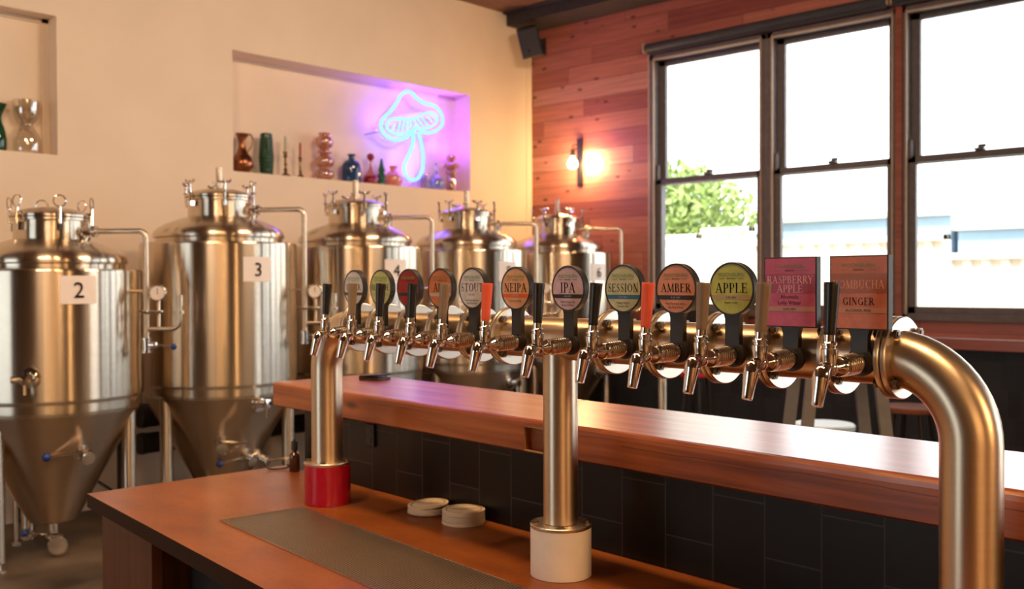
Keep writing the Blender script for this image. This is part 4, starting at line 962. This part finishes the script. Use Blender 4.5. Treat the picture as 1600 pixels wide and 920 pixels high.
lathed('glass_tumbler', 'small clear tumbler right of the mushroom stem', 'tumbler', -1.429, [(.030, 0), (.033, .01), (.042, .13), (.040, .13), (.031, .015), (.0001, .012)], CLR)
CLB = glass('pale_blue_glass', (.50, .60, .78), .22, .5)
lathed('blue_carafe', 'pale blue round carafe with a thin neck near the niche end', 'carafe', -1.280, [(.045, 0), (.075, .014), (.088, .055), (.080, .095), (.050, .130), (.022, .160), (.013, .20), (.011, .26), (.015, .268), (.013, .268)], CLB)
pr = [(.045, 0), (.048, .01), (.045, .15)]
for zc, r in ((.19, .058), (.255, .076), (.335, .046)):
    for k in range(7): a = -1.2+2.4*k/6; pr.append((r*cos(a)**.7, zc+.036*sin(a)))
AMB2 = glass('amber_glass', (.74, .40, .20), .28, .9)
lathed('amber_vase', 'knobbly amber glass vase at the end of the long niche', 'vase', -1.075, pr, AMB2)
CLG = glass('clear_glass', (.93, .88, .80), .04, .9)
lathed('hourglass_vase', 'clear glass vase with a pinched waist in the small niche', 'vase', -5.087, [(.070, 0), (.086, .006), (.090, .06), (.084, .12), (.06, .165), (.042, .19), (.044, .21), (.068, .24), (.082, .29), (.086, .36), (.084, .36), (.079, .29), (.064, .242), (.040, .215)], CLG)
lathed('green_pitcher', 'dark green glass pitcher cut off at the picture edge', 'vase', -5.290, [(.05, 0), (.066, .01), (.070, .08), (.060, .15), (.042, .20), (.040, .235), (.055, .28), (.072, .318), (.068, .318), (.05, .28)], GREENG)

# ================================================================ NEON MUSHROOM
NEON = emit('cyan_neon_tube', (.05, .125, 1.0), 9.0)
t = thing('neon_sign', 'glowing cyan neon sign in the shape of a mushroom', 'neon sign', (-1.62, .03, 3.0))
NP = V((-1.62, .03, 3.0))
def npt(px, py, dy=0):                        # sign drawing traced on the plane of its board
    d = F_ + R_*((560+px/5.111-800)/1535.1) - U_*((120+py/5.111-460)/1535.1)
    k = (.03-CAM.y)/d.y; q = CAM + d*k - NP; q.y = dy; return q
def ntube(P, closed=False, r=.0158, dy=0, n=6):
    m = MB(); m.tube(smoothpts([npt(a, b, dy) for a, b in P], n, closed), r, 10, closed=closed); m.build('neon_tube', NEON, t)
ntube([(440, 442), (395, 472), (345, 496), (290, 502), (232, 478), (190, 430), (180, 378), (200, 330), (252, 282), (300, 215), (340, 148), (385, 116), (430, 130), (470, 175), (530, 212), (600, 230), (648, 270), (672, 330), (665, 388), (622, 430), (560, 446), (492, 441)])
ntube([(432, 425), (385, 445), (320, 460), (262, 442), (226, 402), (236, 358), (282, 335), (345, 335), (430, 336), (495, 308), (555, 286), (610, 292), (632, 332), (612, 378), (560, 405), (500, 418), (462, 412)], r=.0115)
for a, b in (((335, 355), (318, 440)), ((288, 385), (266, 424)), ((368, 345), (352, 430)), ((394, 342), (388, 422)), ((418, 340), (414, 410)), ((446, 345), (484, 408)), ((476, 335), (522, 402)), ((508, 322), (560, 395)), ((544, 308), (592, 362)), ((574, 298), (618, 342))): ntube([a, b], n=2, r=.008)
ntube([(452, 395), (440, 450), (438, 505), (425, 570), (392, 645), (366, 705), (370, 770), (408, 816), (452, 822), (492, 790), (514, 722), (516, 610), (500, 520), (478, 450)])
m = MB(); BP = [npt(a, b) for a, b in ((150, 430), (170, 330), (300, 180), (350, 90), (430, 100), (520, 190), (640, 230), (700, 330), (680, 430), (560, 470), (545, 700), (500, 820), (420, 850), (345, 790), (350, 690), (410, 560), (420, 490), (300, 530), (200, 500))]
m.prism([(p.x, p.z) for p in BP], -.002, .002, frame((0, .018, 0), (0, -1, 0), (1, 0, 0))); m.build('acrylic_board', PANE, t, smooth=False)
for a, b in ((215, 395), (655, 330), (450, 800)):
    p = npt(a, b); m = MB(); m.tube([(p.x, .016, p.z), (p.x, .189, p.z)], .007, 8); m.build('standoff', CHROME, t)
m = MB(); m.tube(smoothpts([npt(180, 440, .02), npt(150, 442, .07), npt(150, 445, .18)], 4), .004, 6); m.build('power_lead', BLACK, t)
def point_light(name, loc, power, color, r):
    d = bpy.data.lights.new(name, 'POINT'); d.energy = power; d.color = color; d.shadow_soft_size = r
    o = bpy.data.objects.new(name, d); COL.objects.link(o); o.location = loc; return o
VIOLET = (.31, .06, 1)
for gx, gz in ((-1.95, 3.12), (-1.62, 3.34), (-1.18, 3.24), (-1.08, 2.95), (-1.6, 2.75)):
    point_light('neon_glow', (gx, .075, gz), 2.7, VIOLET, .07)

# ================================================================ WALL FITTINGS
t = thing('wall_lamp', 'wall lamp with a bare globe bulb on a dark backplate on the cedar wall', 'wall lamp', (0, -.665, 2.82))
m = MB(); m.box((-.022, -.035, -.24), (-.0005, .035, .24)); m.build('backplate', BLACK, t, smooth=False, bevel=.004)
m = MB(); m.tube([(-.02, 0, .17), (-.10, 0, .17)] + [(-.10-.03*sin(q*pi/10), 0, .14+.03*cos(q*pi/10)) for q in range(1, 6)] + [(-.13, 0, .12)], .007, 10); m.build('arm', BLACK, t)
m = MB(); m.lathe([(.012, .125), (.024, .12), (.024, .055), (.019, .05)], 18, Matrix.Translation((-.13, 0, 0))); m.build('bulb_holder', BLACK, t)
m = MB(); m.lathe([(.016, .055), (.022, .035), (.046, .0), (.052, -.03), (.046, -.056), (.025, -.074), (.0001, -.079)], 24, Matrix.Translation((-.13, 0, 0))); m.build('bulb', emit('warm_bulb', (1, .70, .30), 30), t)
point_light('wall_lamp_glow', (-.20, -.655, 2.78), 20, (1, .62, .27), .06)
point_light('wall_lamp_glow', (-.085, -.79, 2.80), 26, (1, .62, .27), .05)
t = thing('wall_speaker', 'black wall speaker tilted down in the top corner of the room', 'speaker', (-.37, -.31, 4.03))
F = Matrix.Rotation(rad(-50), 4, 'Z') @ Matrix.Rotation(rad(-13), 4, 'Y') @ Matrix.Rotation(rad(20), 4, 'X') @ Matrix.Diagonal((.82, .82, .88, 1))
m = MB(); m.prism([(-.13, -.06), (.13, -.06), (.13, .06), (.075, .13), (-.075, .13), (-.13, .06)], -.17, .17, F); m.build('cabinet', BLACK, t, smooth=False, bevel=.01)
m = MB(); m.box((-.115, -.075, -.155), (.115, -.06, .155), F); g = m.build('front_mesh', simple('speaker_cloth', (.02, .018, .02), .7), t, smooth=False, bevel=.006)
m = MB(); m.lathe([(.02, 0), (.02, .003), (.0001, .003)], 16, F @ frame((-.03, -.0755, -.09), (0, -1, 0)) @ Matrix.Diagonal((1, .5, 1, 1))); m.build('badge', CHROME, g)
m = MB(); m.tube([F @ V((0, .12, 0)), F @ V((.06, .2, .0)), V((.368, .16, .04))], .014, 8); m.box((.345, .11, -.05), (.369, .21, .12)); m.build('wall_bracket', BLACK, t, smooth=False)
t2 = None
for y0, y1, lb in ((-1.515, -3.84, 'charcoal roller blind, rolled up over the window nearest the wall lamp and the middle window'), (-3.87, -5.1, 'charcoal roller blind, rolled up over the window right of the red mullion strip')):
    t = thing('roller_blind', lb, 'blind', (-.075, (y0+y1)/2, WZ1+.065), 0, 'roller blinds over the windows'); L = (y0-y1)/2
    m = MB(); m.tube([(0, -L+.012, 0), (0, L-.012, 0)], .040, 24); m.build('rolled_fabric', BLIND, t)
    for s_ in (-1, 1):
        m = MB(); m.box((-.045, s_*L-.006, -.045), (.073, s_*L+.006, .045)); m.build('end_bracket', FRAMELT, t, smooth=False, bevel=.003)
    m = MB(); m.box((-.006, -L+.02, -.062), (.006, L-.02, -.038)); m.build('bottom_bar', BLIND, t, smooth=False, bevel=.003)

# ================================================================ CUSTOMER SIDE
def stool(label, x, y, h, top, legm, seat_r, splay=.09, rz=0, lr=.016):
    t = thing('bar_stool', label, 'stool', (x, y, 0), rz, 'stools on the customer side')
    m = MB(); m.lathe([(seat_r*.9, h-.04), (seat_r, h-.034), (seat_r, h-.008), (seat_r-.008, h), (.0001, h)], 40); m.build('seat', top, t)
    R0 = seat_r*.62; R1 = R0+splay
    for k in range(4):
        a = pi/4+pi/2*k; m = MB(); m.tube([(R1*cos(a), R1*sin(a), 0), (R0*cos(a), R0*sin(a), h-.036)], lr, 12); m.build('leg', legm, t)
    m = MB(); Rm = R0+splay*.6; m.tube([(Rm*cos(2*pi*k/28), Rm*sin(2*pi*k/28), h*.33) for k in range(28)], .009, 8, closed=True); m.build('footrest_ring', legm, t)
PALEB = simple('pale_blue_seat', (.62, .72, .74), .35, 0, .04); LTWOOD = wood('dark_stool_wood', (.10, .025, .014), (.24, .075, .035), 0, 5, .35)
GREYLEG = simple('grey_painted_steel', (.22, .22, .23), .45, 0, .08); REDST = simple('red_stool_seat', (.45, .02, .04), .35, 0, .05)
stool('stool with a pale blue round seat just behind the timber shelf', -2.16, -4.30, .755, PALEB, BLACK, .18)
stool('stool with a dark wooden round seat beyond the bend of the steel pipe', -.95, -4.36, .75, LTWOOD, BLACK, .20)
stool('stool with a red round seat glimpsed under the steel pipe below the APPLE badge', -1.60, -3.05, .955, REDST, BLACK, .12)
t = thing('high_table', 'high table with splayed grey legs hidden behind the steel pipe', 'table', (-2.92, -4.73, 0), -.75)
m = MB(); m.box((-.26, -.16, 1.20), (.22, .16, 1.23)); m.build('tabletop', LTWOOD, t, smooth=False, bevel=.004)
for sx in (-1, 1):
    for sy in (-1, 1):
        m = MB(); bx, tx = sx*.30, sx*.165
        m.add([(bx-.03, sy*.15-.012, 0), (bx+.03, sy*.15-.012, 0), (bx+.03, sy*.15+.012, 0), (bx-.03, sy*.15+.012, 0), (tx-.03, sy*.12-.012, 1.20), (tx+.03, sy*.12-.012, 1.20), (tx+.03, sy*.12+.012, 1.20), (tx-.03, sy*.12+.012, 1.20)], [[0,3,2,1],[4,5,6,7],[0,1,5,4],[1,2,6,5],[2,3,7,6],[3,0,4,7]]); m.build('leg', GREYLEG, t, smooth=False)
t = thing('pedestal_table', 'table of which only the slim steel post shows under the steel pipe', 'table', (-2.75, -3.54, 0))
m = MB(); m.lathe([(.20, 0), (.20, .012), (.03, .02), (.026, .03), (.026, 1.12)], 28); m.build('post', STEEL, t)
m = MB(); m.lathe([(.14, 1.12), (.14, 1.15), (.0001, 1.15)], 36); m.build('small_round_top', LTWOOD, t)
# things along the window ledge
t = thing('dark_bowl', 'dark rounded bowl on the window ledge seen between the SESSION and AMBER badges', 'bowl', (-.12, -2.03, 1.1855))
m = MB(); m.lathe([(.06, 0), (.07, .005), (.13, .09), (.145, .17), (.138, .17), (.12, .09), (.0001, .02)], 32); m.build('bowl_body', simple('dark_glaze', (.03, .028, .028), .3), t)
t = thing('wooden_box', 'small brown wooden box on the window ledge between the AMBER and APPLE badges', 'box', (-.12, -2.50, 1.1855), .2)
m = MB(); m.box((-.08, -.10, 0), (.08, .10, .20)); m.build('box_body', wood('box_wood', (.16, .08, .035), (.32, .18, .09), 2, 5), t, smooth=False, bevel=.006)
m = MB(); m.box((-.085, -.105, .20), (.085, .105, .225)); m.build('lid', wood('lid_wood', (.14, .07, .03), (.28, .15, .08), 1, 5), t, smooth=False, bevel=.004)
t = thing('red_wand', 'red-tipped rod leaning on the window mullion right of the APPLE badge', 'rod', (-.10, -2.78, 1.1855))
m = MB(); m.tube([(0, .04, 0), (.03, -.02, .46)], .012, 10); m.build('rod', simple('dull_red_rod', (.30, .04, .03), .5), t)
m = MB(); m.tube([(.028, -.015, .44), (.031, -.03, .49), (.035, -.055, .56)], [.022, .030, .020], 12); m.build('tip', simple('bright_red_tip', (.60, .02, .03), .4), t)
